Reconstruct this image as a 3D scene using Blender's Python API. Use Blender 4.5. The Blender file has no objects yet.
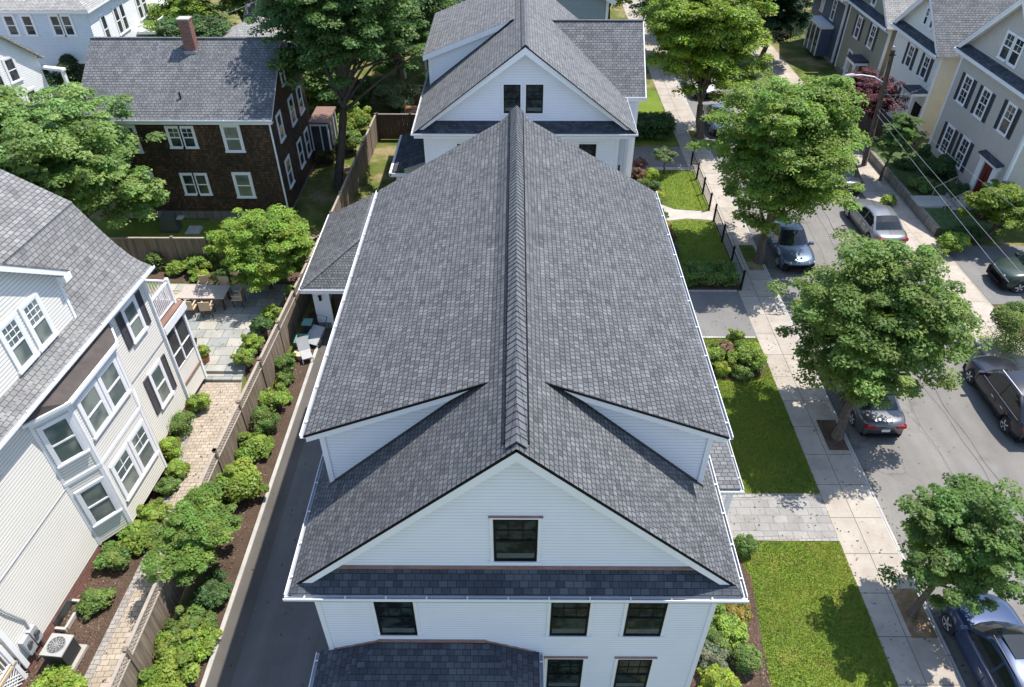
import bpy, math, random
import numpy as np
from mathutils import Vector, Matrix
random.seed(7)
scn = bpy.context.scene
COL = scn.collection
R = math.radians
V = Vector
# ------------------------------------------------------------------ camera
CAMH = 20.8
cam = bpy.data.objects.new('camera', bpy.data.cameras.new('camera'))
COL.objects.link(cam)
cam.location = (0, 0, CAMH)
cam.rotation_euler = (R(90 - 39.5), 0, R(0.2733))
cam.data.lens = 728 / 1024 * 36
cam.data.sensor_width = 36
cam.data.clip_end = 1500
scn.camera = cam
# ------------------------------------------------------------------ light
SUN = V((0.415, 0.25, 1.0)).normalized()
w = bpy.data.worlds.new('World'); scn.world = w; w.use_nodes = True
nt = w.node_tree
sky = nt.nodes.new('ShaderNodeTexSky'); sky.sky_type = 'NISHITA'; sky.sun_disc = False
sky.sun_elevation = math.asin(SUN.z); sky.sun_rotation = math.atan2(SUN.x, SUN.y)
sky.air_density = 1.0; sky.dust_density = 0.6
bg = nt.nodes['Background']; nt.links.new(sky.outputs[0], bg.inputs[0]); bg.inputs[1].default_value = 0.15
sl = bpy.data.lights.new('sun', 'SUN'); sl.energy = 4.1; sl.angle = R(0.5); sl.color = (1, 0.94, 0.85)
so = bpy.data.objects.new('sun', sl); COL.objects.link(so)
so.rotation_euler = SUN.to_track_quat('Z', 'Y').to_euler()
scn.view_settings.view_transform = 'Standard'; scn.view_settings.look = 'None'
scn.view_settings.gamma = 1; scn.view_settings.exposure = 0.78; scn.view_settings.use_curve_mapping = False
scn.cycles.max_bounces = 6; scn.cycles.diffuse_bounces = 3; scn.cycles.transparent_max_bounces = 6

# ------------------------------------------------------------------ materials
def srgb(r, g, b):
    f = lambda c: (c / 255 / 12.92) if c / 255 <= 0.04045 else ((c / 255 + 0.055) / 1.055) ** 2.4
    return (f(r), f(g), f(b), 1)
def c4(c): return (c[0], c[1], c[2], 1)
class NT:
    def __init__(s, name):
        s.m = bpy.data.materials.new(name); s.m.use_nodes = True
        s.t = s.m.node_tree; s.b = s.t.nodes['Principled BSDF']; s.out = s.t.nodes['Material Output']
    def n(s, typ, **k):
        x = s.t.nodes.new('ShaderNode' + typ)
        for a, v in k.items():
            if a in x.inputs.keys(): x.inputs[a].default_value = v
            else: setattr(x, a, v)
        return x
    def l(s, a, b): s.t.links.new(a, b)
    def noise(s, vec, scale, detail=3, rough=0.55):
        x = s.n('TexNoise'); x.inputs['Scale'].default_value = scale; x.inputs['Detail'].default_value = detail
        x.inputs['Roughness'].default_value = rough
        if vec: s.l(vec, x.inputs['Vector'])
        return x.outputs['Fac']
    def ramp(s, fac, stops, interp='LINEAR'):
        x = s.n('ValToRGB'); x.color_ramp.interpolation = interp
        e = x.color_ramp.elements
        while len(e) < len(stops): e.new(0.5)
        for q, (p, c) in zip(e, stops): q.position = p; q.color = c4(c)
        s.l(fac, x.inputs[0]); return x.outputs[0]
    def mul(s, a, b, f=1.0, mode='MULTIPLY'):
        x = s.n('MixRGB', blend_type=mode)
        if isinstance(f, float): x.inputs[0].default_value = f
        else: s.l(f, x.inputs[0])
        for i, q in ((1, a), (2, b)):
            if isinstance(q, (tuple, list)): x.inputs[i].default_value = c4(q)
            else: s.l(q, x.inputs[i])
        return x.outputs[0]
    def bump(s, h, strength, dist):
        x = s.n('Bump'); x.inputs['Strength'].default_value = strength; x.inputs['Distance'].default_value = dist
        s.l(h, x.inputs['Height']); s.l(x.outputs[0], s.b.inputs['Normal'])
    def brick(s, vec, w_, h_, mortar=0.01, off=0.5, c1=(0, 0, 0), c2=(1, 1, 1), cm=(0, 0, 0), smooth=0.1):
        x = s.n('TexBrick'); x.offset = off; x.inputs['Scale'].default_value = 1
        x.inputs['Brick Width'].default_value = w_; x.inputs['Row Height'].default_value = h_
        x.inputs['Mortar Size'].default_value = mortar; x.inputs['Mortar Smooth'].default_value = smooth
        x.inputs['Color1'].default_value = c4(c1); x.inputs['Color2'].default_value = c4(c2); x.inputs['Mortar'].default_value = c4(cm)
        s.l(vec, x.inputs['Vector']); return x
    def uv(s): return s.n('UVMap').outputs[0]
    def pos(s): return s.n('NewGeometry').outputs['Position']
    def fin(s, col=None, rough=0.7, metal=0.0, spec=0.5):
        if col is not None:
            if isinstance(col, (tuple, list)): s.b.inputs['Base Color'].default_value = c4(col)
            else: s.l(col, s.b.inputs['Base Color'])
        s.b.inputs['Roughness'].default_value = rough; s.b.inputs['Metallic'].default_value = metal
        s.b.inputs['Specular IOR Level'].default_value = spec
        return s.m

def plain(name, col, rough=0.6, metal=0.0, var=0.08, scale=3.0, spec=0.5, fine=0.0):
    k = NT(name); p = k.pos()
    n1 = k.noise(p, scale, 4)
    a = tuple(c * (1 - var) for c in col[:3]); b = tuple(min(1, c * (1 + var)) for c in col[:3])
    c = k.ramp(n1, [(0.3, a), (0.7, b)])
    if fine:
        n2 = k.noise(p, 60, 2); c = k.mul(c, k.ramp(n2, [(0.3, (1 - fine,) * 3), (0.7, (1 + fine,) * 3)]))
    return k.fin(c, rough, metal, spec)

def shingle(name, tones, tabw=0.135, rowh=0.13, mort=0.012, bs=0.7, rough=0.9):
    k = NT(name); u = k.uv()
    b = k.brick(u, tabw, rowh, mort, 0.37)
    b.squash = 1.0
    st = [(i / (len(tones) - 1) if len(tones) > 1 else 0, t) for i, t in enumerate(tones)]
    nz = k.noise(u, 2.1, 3)
    bw = k.n('RGBToBW'); k.l(b.outputs['Color'], bw.inputs[0])
    mx = k.n('Math', operation='MULTIPLY_ADD'); k.l(bw.outputs[0], mx.inputs[0]); mx.inputs[1].default_value = 0.75
    b2 = k.brick(u, 0.41, rowh, 0.0, 0.6); bw2 = k.n('RGBToBW'); k.l(b2.outputs['Color'], bw2.inputs[0])
    m3 = k.n('Math', operation='MULTIPLY'); k.l(bw2.outputs[0], m3.inputs[0]); m3.inputs[1].default_value = 0.3
    k.l(m3.outputs[0], mx.inputs[2])
    c = k.ramp(mx.outputs[0], st)
    gr = k.noise(u, 55, 2)
    c = k.mul(c, k.ramp(gr, [(0.3, (0.82,) * 3), (0.7, (1.18,) * 3)]))
    c = k.mul(c, k.ramp(nz, [(0.3, (0.9,) * 3), (0.7, (1.1,) * 3)]))
    mpp = k.n('Mapping'); mpp.inputs['Scale'].default_value = (1.6, .18, 1); k.l(u, mpp.inputs[0])
    c = k.mul(c, k.ramp(k.noise(mpp.outputs[0], 1.0, 4, .6), [(0.35, (0.90, .90, .91)), (0.65, (1.07, 1.07, 1.06))]))
    c = k.mul(c, k.ramp(b.outputs['Fac'], [(0.0, (1, 1, 1)), (1.0, (0.45, 0.46, 0.48))]))  # dark tab joints, also painting the shadow at the shingle lips
    inv = k.n('Math', operation='MULTIPLY_ADD'); k.l(b.outputs['Fac'], inv.inputs[0]); inv.inputs[1].default_value = -1.0
    k.l(bw.outputs[0], inv.inputs[2])
    k.bump(inv.outputs[0], bs, 0.012)
    return k.fin(c, rough, 0, 0.25)

T0 = [(0.068, .073, .080), (0.102, .108, .117), (0.124, .130, .140), (0.162, .168, .178)]
M = {}
M['roof'] = shingle('roof_shingle', T0)
M['roof_ridge'] = shingle('ridge_shingle', [(0.095, .102, .115), (0.135, .143, .158)], 0.5, 0.2)
M['roof_dark'] = shingle('dark_shingle', [(0.04, .047, .06), (0.07, .078, .095), (.105, .115, .13)], 0.2, 0.145, .007)
M['roof_left'] = shingle('weathered_shingle', [(0.15, .15, .152), (0.20, .20, .20), (.25, .25, .248)], 0.21, 0.15, 0.012, 0.6)
M['roof_far'] = shingle('grey_shingle', [(0.11, .115, .125), (0.155, .16, .17), (.195, .20, .205)], 0.22, 0.16, 0.014, 0.5)
M['roof_pale'] = shingle('pale_shingle', [(0.26, .255, .245), (0.40, .39, .37)], 0.3, 0.16, 0.015, 0.4)
M['white'] = plain('white_paint', (0.79, .80, .85), 0.45, var=0.025, scale=1.2)
M['trim'] = plain('white_trim', (0.80, .805, .825), 0.4, var=0.02)
M['cream_white'] = plain('warm_white_vinyl', (0.74, .715, .665), 0.5, var=0.03, scale=0.8)
M['stucco'] = plain('far_white', (0.80, .81, .82), 0.6, var=0.03); M['white_shade'] = plain('far_white_shade', (.60, .68, .77), .6, var=.03)  # second one: same white with the front wall's blue shade painted in
M['greyside'] = plain('taupe_paint', (0.49, .455, .41), 0.6, var=0.04)
M['cream'] = plain('cream_paint', (0.74, .68, .50), 0.6, var=0.04)
M['creamw'] = plain('pale_cream_paint', (0.76, .74, .68), 0.6, var=0.04)
M['olive'] = plain('olive_paint', (0.27, .265, .20), 0.6, var=0.04)
M['navy'] = plain('navy_paint', (0.07, .10, .15), 0.5, var=0.06)
M['bluegrey'] = plain('blue_grey_paint', (0.26, .31, .34), 0.6, var=0.04)
M['shutter'] = plain('dark_shutter', (0.035, .045, .06), 0.5)
M['shutterg'] = plain('charcoal_shutter', (0.06, .06, .07), 0.5)
M['black'] = plain('black_sash', (0.010, .011, .013), 0.6, spec=.1)
M['darkmetal'] = plain('dark_metal', (0.02, .02, .022), 0.4, 0.5)
M['copper'] = plain('copper', (0.36, .21, .165), 0.5, 0.4, var=0.2, scale=5)
M['gutin'] = plain('gutter_inside', (0.33, .35, .38), 0.4, 0.3)
M['redoor'] = plain('red_door', (0.11, .012, .012), 0.35)
M['grime'] = plain('membrane_roof', (0.062, .05, .046), 0.8, var=0.25, scale=2.5, fine=.1)
M['brickred'] = None
k = NT('red_brick'); u = k.uv(); b = k.brick(u, .21, .07, .009, .5, (0.15, .045, .032), (.24, .085, .06), (.22, .18, .16))
k.bump(b.outputs['Fac'], -0.3, 0.005); M['brickred'] = k.fin(b.outputs['Color'], .85)
k = NT('cedar_shingle'); u = k.uv(); b = k.brick(u, .13, .15, .006, .43)
c = k.ramp(b.outputs['Color'], [(0, (0.03, .020, .014)), (.6, (.06, .036, .023)), (1, (.11, .062, .036))])
wn = k.noise(u, .5, 3); c = k.mul(c, k.ramp(wn, [(.35, (.55, .5, .5)), (.7, (1.6, 1.45, 1.2))]))
c = k.mul(c, k.ramp(b.outputs['Fac'], [(0, (1, 1, 1)), (1, (.2, .2, .2))])); M['cedar'] = k.fin(c, .8)
# glass
def glass(name, col, hi, sc=1.5):
    k = NT(name); p = k.pos(); n1 = k.noise(p, sc, 2)
    c = k.ramp(n1, [(.42, col), (.62, hi)]); m = k.fin(c, .06, 0, .7)
    return m
M['glass'] = glass('dark_glass', (0.008, .012, .015), (.03, .046, .045), 3.5); M['glass'].node_tree.nodes['Principled BSDF'].inputs['Specular IOR Level'].default_value = .12  # paler noise patches paint greenish tree reflections into the glass
M['glass_c'] = glass('curtained_glass', (0.10, .13, .125), (.24, .27, .24), 1.2)
M['glass_b'] = glass('window_glass', (0.02, .027, .03), (.07, .08, .085), 1.3)
M['blind'] = plain('window_blind', (.075, .09, .09), .6, var=.3, scale=2)
M['screen'] = plain('porch_screen', (0.045, .045, .048), .6, var=.3, scale=2)

# ground materials
k = NT('lawn_soil'); p = k.pos()
c = k.ramp(k.noise(p, .55, 4), [(.3, (.105, .165, .03)), (.7, (.155, .22, .036))])
c = k.mul(c, k.ramp(k.noise(p, 9, 4, .7), [(.3, (.7, .74, .7)), (.7, (1.3, 1.2, 1.1))]))
c = k.mul(c, k.ramp(k.noise(p, .9, 6, .75), [(.52, (1, 1, 1)), (.68, (1.55, 1.12, 1.6))]))
k.bump(k.noise(p, 40, 4, .8), .8, .03); M['lawn'] = k.fin(c, .95, 0, .1)
k = NT('backyard_grass'); p = k.pos()
c = k.ramp(k.noise(p, .5, 5, .65), [(.35, (.06, .10, .022)), (.5, (.13, .15, .045)), (.62, (.27, .22, .13))])
c = k.mul(c, k.ramp(k.noise(p, 12, 4, .7), [(.3, (.6, .6, .6)), (.7, (1.35, 1.3, 1.2))]))
k.bump(k.noise(p, 40, 4, .8), .8, .03); M['dry'] = k.fin(c, .95, 0, .1)
k = NT('mulch'); p = k.pos()
c = k.ramp(k.noise(p, 28, 5, .75), [(.3, (.035, .02, .014)), (.5, (.105, .073, .055)), (.7, (.19, .14, .11))])
c = k.mul(c, k.ramp(k.noise(p, 1.2, 2), [(.3, (.8, .8, .8)), (.7, (1.15, 1.12, 1.1))]))
k.bump(k.noise(p, 35, 5, .8), 1, .04); M['mulch'] = k.fin(c, .95, 0, .1)
k = NT('pit_dirt'); p = k.pos()
c = k.ramp(k.noise(p, 3, 5, .7), [(.3, (.10, .11, .03)), (.5, (.22, .15, .09)), (.7, (.34, .25, .17))]); k.bump(k.noise(p, 40, 4, .8), .8, .03); M['dirt'] = k.fin(c, .95, 0, .1)
def asphalt(name, base, var=.12, crack=True):
    k = NT(name); p = k.pos()
    a = tuple(x * (1 - var) for x in base); b_ = tuple(x * (1 + var) for x in base)
    mp = k.n('Mapping'); mp.inputs['Scale'].default_value = (1.0, .12, 1); k.l(p, mp.inputs[0])
    c = k.ramp(k.noise(mp.outputs[0], 1.1, 4), [(.3, a), (.7, b_)])
    c = k.mul(c, k.ramp(k.noise(p, .35, 5, .7), [(.35, (.88,) * 3), (.65, (1.1,) * 3)]))
    c = k.mul(c, k.ramp(k.noise(p, 70, 3, .8), [(.3, (.82,) * 3), (.7, (1.18,) * 3)]))
    if crack:
        v = k.n('TexVoronoi', feature='DISTANCE_TO_EDGE'); v.inputs['Scale'].default_value = .22
        mw = k.n('Mapping'); mw.inputs['Scale'].default_value = (1.1, .4, 1)
        ns = k.n('TexNoise'); ns.inputs['Scale'].default_value = 1.3; k.l(p, ns.inputs[0])
        ad = k.n('VectorMath', operation='MULTIPLY_ADD'); k.l(ns.outputs['Color'], ad.inputs[0]); ad.inputs[1].default_value = (1.2, 1.2, 0); k.l(p, ad.inputs[2])
        k.l(ad.outputs[0], mw.inputs[0]); k.l(mw.outputs[0], v.inputs['Vector'])
        c = k.mul(c, k.ramp(v.outputs['Distance'], [(0, (.68,) * 3), (.004, (1, 1, 1))]))
        c = k.mul(c, k.ramp(k.noise(p, .9, 2), [(.66, (1, 1, 1)), (.7, (.86,) * 3)], 'LINEAR'))
    k.bump(k.noise(p, 90, 3), .5, .01); return k.fin(c, .88, 0, .3)
M['seam'] = plain('tar_seam', (.10, .098, .095), .9, var=.2)
M['road'] = asphalt('road_asphalt', (.185, .176, .165))
M['drive'] = asphalt('driveway_asphalt', (.125, .12, .118), .15, False)
M['drive2'] = asphalt('grey_asphalt', (.175, .17, .165), .12, False)
M['drive_sunlit'] = asphalt('driveway_sunlit_tone', (.10, .092, .083), .12, False)  # driveway asphalt again, its sunlit tone put into the colour
def conc(name, col, bw_=None, bh=None, mort=.012, off=0, c2=None, rot=0, loc=(0, 0, 0), mc=.45):
    k = NT(name); p = k.pos(); c2 = c2 or tuple(x * 1.12 for x in col)
    if bw_:
        mp = k.n('Mapping'); mp.inputs['Rotation'].default_value = (0, 0, rot); mp.inputs['Location'].default_value = loc; k.l(p, mp.inputs[0])
        b = k.brick(mp.outputs[0], bw_, bh, mort, off, col, c2, tuple(x * mc for x in col), .2)
        c = b.outputs['Color']
    else: c = k.ramp(k.noise(p, .8, 3), [(.3, col), (.7, c2)])
    c = k.mul(c, k.ramp(k.noise(p, 1.3, 5, .7), [(.35, (.84, .83, .81)), (.65, (1.08, 1.08, 1.08))]))
    c = k.mul(c, k.ramp(k.noise(p, 45, 3), [(.3, (.93,) * 3), (.7, (1.07,) * 3)]))
    k.bump(k.noise(p, 60, 3), .3, .01); return k.fin(c, .85, 0, .3)
M['walk'] = conc('sidewalk_concrete', (.35, .312, .27), .98, 1.46, .016, 0, (.395, .358, .312), 0, (-.08, .3, 0))
M['walk2'] = conc('far_sidewalk_concrete', (.38, .335, .285), .98, 1.6, .014, 0, (.43, .38, .33), 0, (-.3, .3, 0))
M['kerb'] = conc('granite', (.40, .385, .37), .12, 1.8, .012, 0)
M['concrete'] = conc('concrete', (.40, .385, .36))
M['white_conc'] = conc('pale_concrete', (.38, .36, .33))
M['paver'] = conc('tan_pavers', (.33, .28, .225), .24, .17, .010, .5, (.42, .36, .295), R(-2.5))
M['paverg'] = conc('grey_border_pavers', (.27, .25, .235), .26, .14, .010, .5, (.34, .32, .30), R(-2.5))
M['slate'] = conc('bluestone', (.24, .26, .26), .85, .6, .014, .45, (.40, .38, .33))
M['pavwalk'] = conc('light_pavers', (.25, .242, .235), .5, .33, .010, .4, (.31, .30, .29), mc=.6)
M['stone'] = conc('stone_wall', (.22, .20, .18), .45, .2, .02, .5, (.30, .28, .25))
k = NT('fence_wood'); p = k.pos()
mp = k.n('Mapping'); mp.inputs['Scale'].default_value = (7, 7, .5); k.l(p, mp.inputs[0])
c = k.ramp(k.noise(mp.outputs[0], 1, 3), [(.3, (.12, .09, .066)), (.7, (.25, .20, .155))]); M['wood'] = k.fin(c, .85)
M['woodl'] = plain('weathered_rail', (.33, .285, .24), .8, var=.12)
M['lawn_shade'] = plain('painted_lawn_shade', (.05, .09, .022), .9, var=.45, scale=6)  # yard lawn with its shade put into the colour
M['deckw'] = plain('brown_deck', (.20, .115, .085), .7, var=.15)
M['woodd'] = plain('dark_wood', (.07, .045, .035), .7, var=.2)
k = NT('bark'); p = k.pos(); mp = k.n('Mapping'); mp.inputs['Scale'].default_value = (1, 1, .2); k.l(p, mp.inputs[0])
n_ = k.noise(mp.outputs[0], 12, 5, .7); c = k.ramp(n_, [(.3, (.045, .033, .024)), (.7, (.16, .125, .10))]); k.bump(n_, 1, .05); M['bark'] = k.fin(c, .9)
M['teal'] = plain('teal_plastic', (.13, .33, .31), .5); M['tan'] = plain('tan_plastic', (.55, .42, .28), .5)
M['plastic'] = plain('grey_plastic', (.38, .39, .40), .5); M['terra'] = plain('terracotta', (.35, .15, .08), .8)
M['ac'] = plain('ac_metal', (.40, .40, .39), .45, .2); M['acd'] = plain('ac_grille', (.07, .075, .08), .5)
M['tabletop'] = plain('table_top', (.42, .36, .32), .6, var=.1, scale=8)

def leafmat(name):
    k = NT(name)
    a = k.n('Attribute'); a.attribute_name = 'col'
    k.fin(a.outputs['Color'], .5, 0, .3)
    tr = k.n('BsdfTranslucent')
    hs = k.mul(a.outputs['Color'], (1.5, 1.55, .5)); k.l(hs, tr.inputs[0])
    mx = k.n('MixShader'); mx.inputs[0].default_value = .4
    k.l(k.b.outputs[0], mx.inputs[1]); k.l(tr.outputs[0], mx.inputs[2]); k.l(mx.outputs[0], k.out.inputs[0])
    return k.m
M['leaf'] = leafmat('leaves')
def paint(name, col, metal=.35):
    k = NT(name); k.fin(col, .32, metal, .5); k.b.inputs['Coat Weight'].default_value = .6; k.b.inputs['Coat Roughness'].default_value = .04
    return k.m
M['carglass'] = plain('car_glass', (.015, .02, .022), .04, var=.1, spec=.8)
M['tyre'] = plain('tyre_rubber', (.015, .015, .015), .8); M['rim'] = plain('alloy', (.68, .68, .7), .35, .5)
M['tail'] = plain('tail_lens', (.32, .01, .01), .2); M['head'] = plain('head_lens', (.55, .57, .6), .12, .3); M['plate'] = plain('plate_white', (.6, .62, .62), .5)
M['chrome'] = plain('chrome', (.6, .6, .62), .15, .9)

# ------------------------------------------------------------------ mesh helper
class MB:
    def __init__(s): s.v = []; s.f = []; s.g = []; s.lock = False; s.j = set()
    def mark(s):
        if not s.lock: s.g.append((len(s.v), len(s.f)))
    def poly(s, pts):
        s.mark(); i = len(s.v); s.v += [tuple(p) for p in pts]; s.f.append(tuple(range(i, i + len(pts)))); return s
    def mesh(s, vs, fs):
        s.mark(); i = len(s.v); s.v += [tuple(p) for p in vs]; s.f += [tuple(i + j for j in f) for f in fs]; return s
    def box(s, x0, x1, y0, y1, z0, z1):
        vs = [(x, y, z) for z in (z0, z1) for y in (y0, y1) for x in (x0, x1)]
        return s.mesh(vs, [(0, 2, 3, 1), (4, 5, 7, 6), (0, 1, 5, 4), (2, 6, 7, 3), (0, 4, 6, 2), (1, 3, 7, 5)])
    def obox(s, O, U, N, u0, u1, z0, z1, d0, d1):
        O = V(O); U = V(U); N = V(N)
        vs = [O + U * u + N * d + V((0, 0, z)) for z in (z0, z1) for d in (d1, d0) for u in (u0, u1)]
        return s.mesh(vs, [(0, 2, 3, 1), (4, 5, 7, 6), (0, 1, 5, 4), (2, 6, 7, 3), (0, 4, 6, 2), (1, 3, 7, 5)])
    def bar(s, a, b, w_, h_=None, up=(0, 0, 1)):
        a = V(a); b = V(b); h_ = h_ or w_; d = (b - a).normalized(); upv = V(up)
        if abs(d.dot(upv)) > .98: upv = V((1, 0, 0))
        x = d.cross(upv).normalized(); y = x.cross(d)
        vs = [p + x * sx * w_ / 2 + y * sy * h_ / 2 for p in (a, b) for sx, sy in ((-1, -1), (1, -1), (1, 1), (-1, 1))]
        return s.mesh(vs, [(3, 2, 1, 0), (4, 5, 6, 7), (0, 1, 5, 4), (1, 2, 6, 5), (2, 3, 7, 6), (3, 0, 4, 7)])
    def tube(s, pts, rad, n=8, cap=True):
        pts = [V(p) for p in pts]; rad = rad if isinstance(rad, (list, tuple)) else [rad] * len(pts)
        s.mark(); i0 = len(s.v)
        for j, p in enumerate(pts):
            d = (pts[min(j + 1, len(pts) - 1)] - pts[max(j - 1, 0)]).normalized()
            r_ = V((1, 0, 0)) if abs(d.x) < .9 else V((0, 1, 0))
            x = d.cross(r_).normalized(); y = d.cross(x)
            for q in range(n):
                a = 2 * math.pi * q / n; s.v.append(tuple(p + (x * math.cos(a) + y * math.sin(a)) * rad[j]))
        for j in range(len(pts) - 1):
            for q in range(n):
                a = i0 + j * n + q; b = i0 + j * n + (q + 1) % n; s.f.append((a, b, b + n, a + n))
        if cap: s.f.append(tuple(i0 + q for q in range(n))); s.f.append(tuple(i0 + (len(pts) - 1) * n + q for q in reversed(range(n))))
        return s
    def slab(s, poly, t):
        p = [V(q) for q in poly]; n = (p[1] - p[0]).cross(p[2] - p[0]).normalized()
        if n.z < 0: p.reverse(); n = -n
        m = len(p); s.mesh(p + [q - n * t for q in p], [tuple(range(m)), tuple(range(2 * m - 1, m - 1, -1))] + [(i, i + m, (i + 1) % m + m, (i + 1) % m) for i in range(m)])
        return s
    def extr(s, poly2, z0, z1):
        m = len(poly2); A = sum(poly2[i][0] * poly2[(i + 1) % m][1] - poly2[(i + 1) % m][0] * poly2[i][1] for i in range(m))
        if A < 0: poly2 = poly2[::-1]
        s.mesh([(x, y, z0) for x, y in poly2] + [(x, y, z1) for x, y in poly2], [tuple(range(m, 2 * m)), tuple(range(m - 1, -1, -1))] + [(i, (i + 1) % m, (i + 1) % m + m, i + m) for i in range(m)])
        return s
    def lap(s, O, U, N, poly, e=.11, t=.02):
        """clapboard wall: poly is convex (u,z) points; each board leans out at its lower edge"""
        O = V(O); U = V(U).normalized(); N = V(N).normalized(); s.mark(); s.lock = True
        def clip(p, z, keep):
            o = []
            for i in range(len(p)):
                a, b = p[i], p[(i + 1) % len(p)]; ia = (a[1] - z) * keep >= -1e-9; ib = (b[1] - z) * keep >= -1e-9
                if ia: o.append(a)
                if ia != ib:
                    f = (z - a[1]) / (b[1] - a[1]); o.append((a[0] + f * (b[0] - a[0]), z))
            return o
        zs = [p[1] for p in poly]; z = min(zs); zt = max(zs)
        while z < zt - 1e-4:
            q = clip(clip(poly, z, 1), min(z + e, zt), -1)
            if len(q) > 2:
                P = [O + U * a + V((0, 0, b)) + N * t * (1 - (b - z) / e) for a, b in q]
                nn = (P[1] - P[0]).cross(P[2] - P[0])
                if nn.dot(N) < 0: P.reverse()
                s.poly(P)
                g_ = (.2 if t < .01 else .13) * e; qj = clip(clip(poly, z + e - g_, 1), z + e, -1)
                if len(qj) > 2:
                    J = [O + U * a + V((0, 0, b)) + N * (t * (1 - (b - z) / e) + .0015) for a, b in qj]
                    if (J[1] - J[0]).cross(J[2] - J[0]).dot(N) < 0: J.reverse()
                    s.j.add(len(s.f)); s.poly(J)  # strip below the next lip: lap shadow put into the colour
                lo = [a for a, b in q if abs(b - z) < 1e-6]
                if len(lo) >= 2:
                    a0, a1 = min(lo), max(lo); p0 = O + U * a0 + V((0, 0, z)); p1 = O + U * a1 + V((0, 0, z))
                    s.poly([p0, p1, p1 + N * t, p0 + N * t])
            z += e
        s.lock = False; return s
    def pieces(s):
        out = []
        for i, (v0, f0) in enumerate(s.g):
            v1, f1 = s.g[i + 1] if i + 1 < len(s.g) else (len(s.v), len(s.f))
            q = MB(); q.v = s.v[v0:v1]; q.f = [tuple(a - v0 for a in f) for f in s.f[f0:f1]]; q.j = {a - f0 for a in s.j if f0 <= a < f1}; out.append(q)
        return out
    def build(s, name, mat, parent=None, off=(0, 0, 0), smooth=False):
        me = bpy.data.meshes.new(name); o_ = V(off)
        me.from_pydata([tuple(V(p) - o_) for p in s.v], [], s.f)
        uvl = me.uv_layers.new(name='UVMap'); vv = [V(p) for p in s.v]; data = []
        for pl in me.polygons:
            n = pl.normal
            if abs(n.z) > .985: ux = V((1, 0, 0)); uy = V((0, 1, 0))
            else: ux = V((0, 0, 1)).cross(n).normalized(); uy = n.cross(ux)
            for vi in pl.vertices: p = vv[vi]; data += [p.dot(ux), p.dot(uy)]
        uvl.data.foreach_set('uv', data)
        if smooth: me.polygons.foreach_set('use_smooth', [True] * len(me.polygons))
        me.materials.append(mat if not isinstance(mat, str) else M[mat])
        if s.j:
            me.materials.append(lap_shade(mat))
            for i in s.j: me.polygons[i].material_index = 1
        ob = bpy.data.objects.new(name, me); COL.objects.link(ob)
        if parent is not None: ob.parent = parent
        return ob

LAP_SHADE = {'white': (.56, .60, .68), 'cream_white': (.36, .345, .32), 'stucco': (.6, .6, .62), 'white_shade': (.45, .52, .6), 'cedar': (.012, .009, .007), 'greyside': (.32, .31, .29), 'cream': (.5, .45, .32), 'creamw': (.5, .48, .43), 'olive': (.13, .13, .095), 'navy': (.03, .05, .08), 'bluegrey': (.18, .22, .24)}  # darker siding tones that paint the shadow line under each board
def lap_shade(mat):
    nm = 'lap_shade_' + mat
    return bpy.data.materials.get(nm) or plain(nm, LAP_SHADE.get(mat, (.3, .3, .3)), .8, var=.1)
def tag(o, label=None, cat=None, group=None, kind=None):
    if label: o['label'] = label
    if cat: o['category'] = cat
    if group: o['group'] = group
    if kind: o['kind'] = kind
    return o
SPLIT = {'hanger', 'rake_board', 'side_wall', 'corner_board', 'porch_post', 'portico_column', 'porch_column', 'entry_post', 'lean_to_post', 'window_well', 'baluster', 'meter', 'roof_rail', 'bumper_trim', 'porch_wall', 'sunroom_wall', 'wing_wall', 'bay_gutter', 'wall_flashing', 'hip_cap', 'meter_box', 'belt_flashing', 'chimney', 'side_window', 'wall', 'screen', 'dormer_wall', 'ridge_vent', 'step_rail'}
class Thing:
    def __init__(s, name, label, cat, loc=(0, 0, 0), rot=0, off=None, group=None):
        s.o = bpy.data.objects.new(name, None); s.o.empty_display_size = .3; COL.objects.link(s.o)
        s.off = V(off if off is not None else loc); s.o.location = loc; s.o.rotation_euler = (0, 0, rot)
        tag(s.o, label, cat, group)
    def part(s, name, mb, mat, parent=None, label=None, smooth=False):
        if name in SPLIT and len(mb.g) > 1:
            return [q.build(name, mat, parent or s.o, s.off, smooth) for q in mb.pieces()][0]
        o = mb.build(name, mat, parent or s.o, s.off, smooth)
        if label: o['label'] = label
        return o
def local(name, label, cat, loc, rot=0, group=None): return Thing(name, label, cat, loc, rot, (0, 0, 0), group)
def solo(name, label, cat, mb, mat, base=(0, 0, 0), group=None, smooth=False):
    o = mb.build(name, mat, None, base, smooth); o.location = base; return tag(o, label, cat, group)
def struct(name, mb, mat): return tag(mb.build(name, mat), kind='structure')
X_, Y_ = V((1, 0, 0)), V((0, 1, 0))

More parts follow.
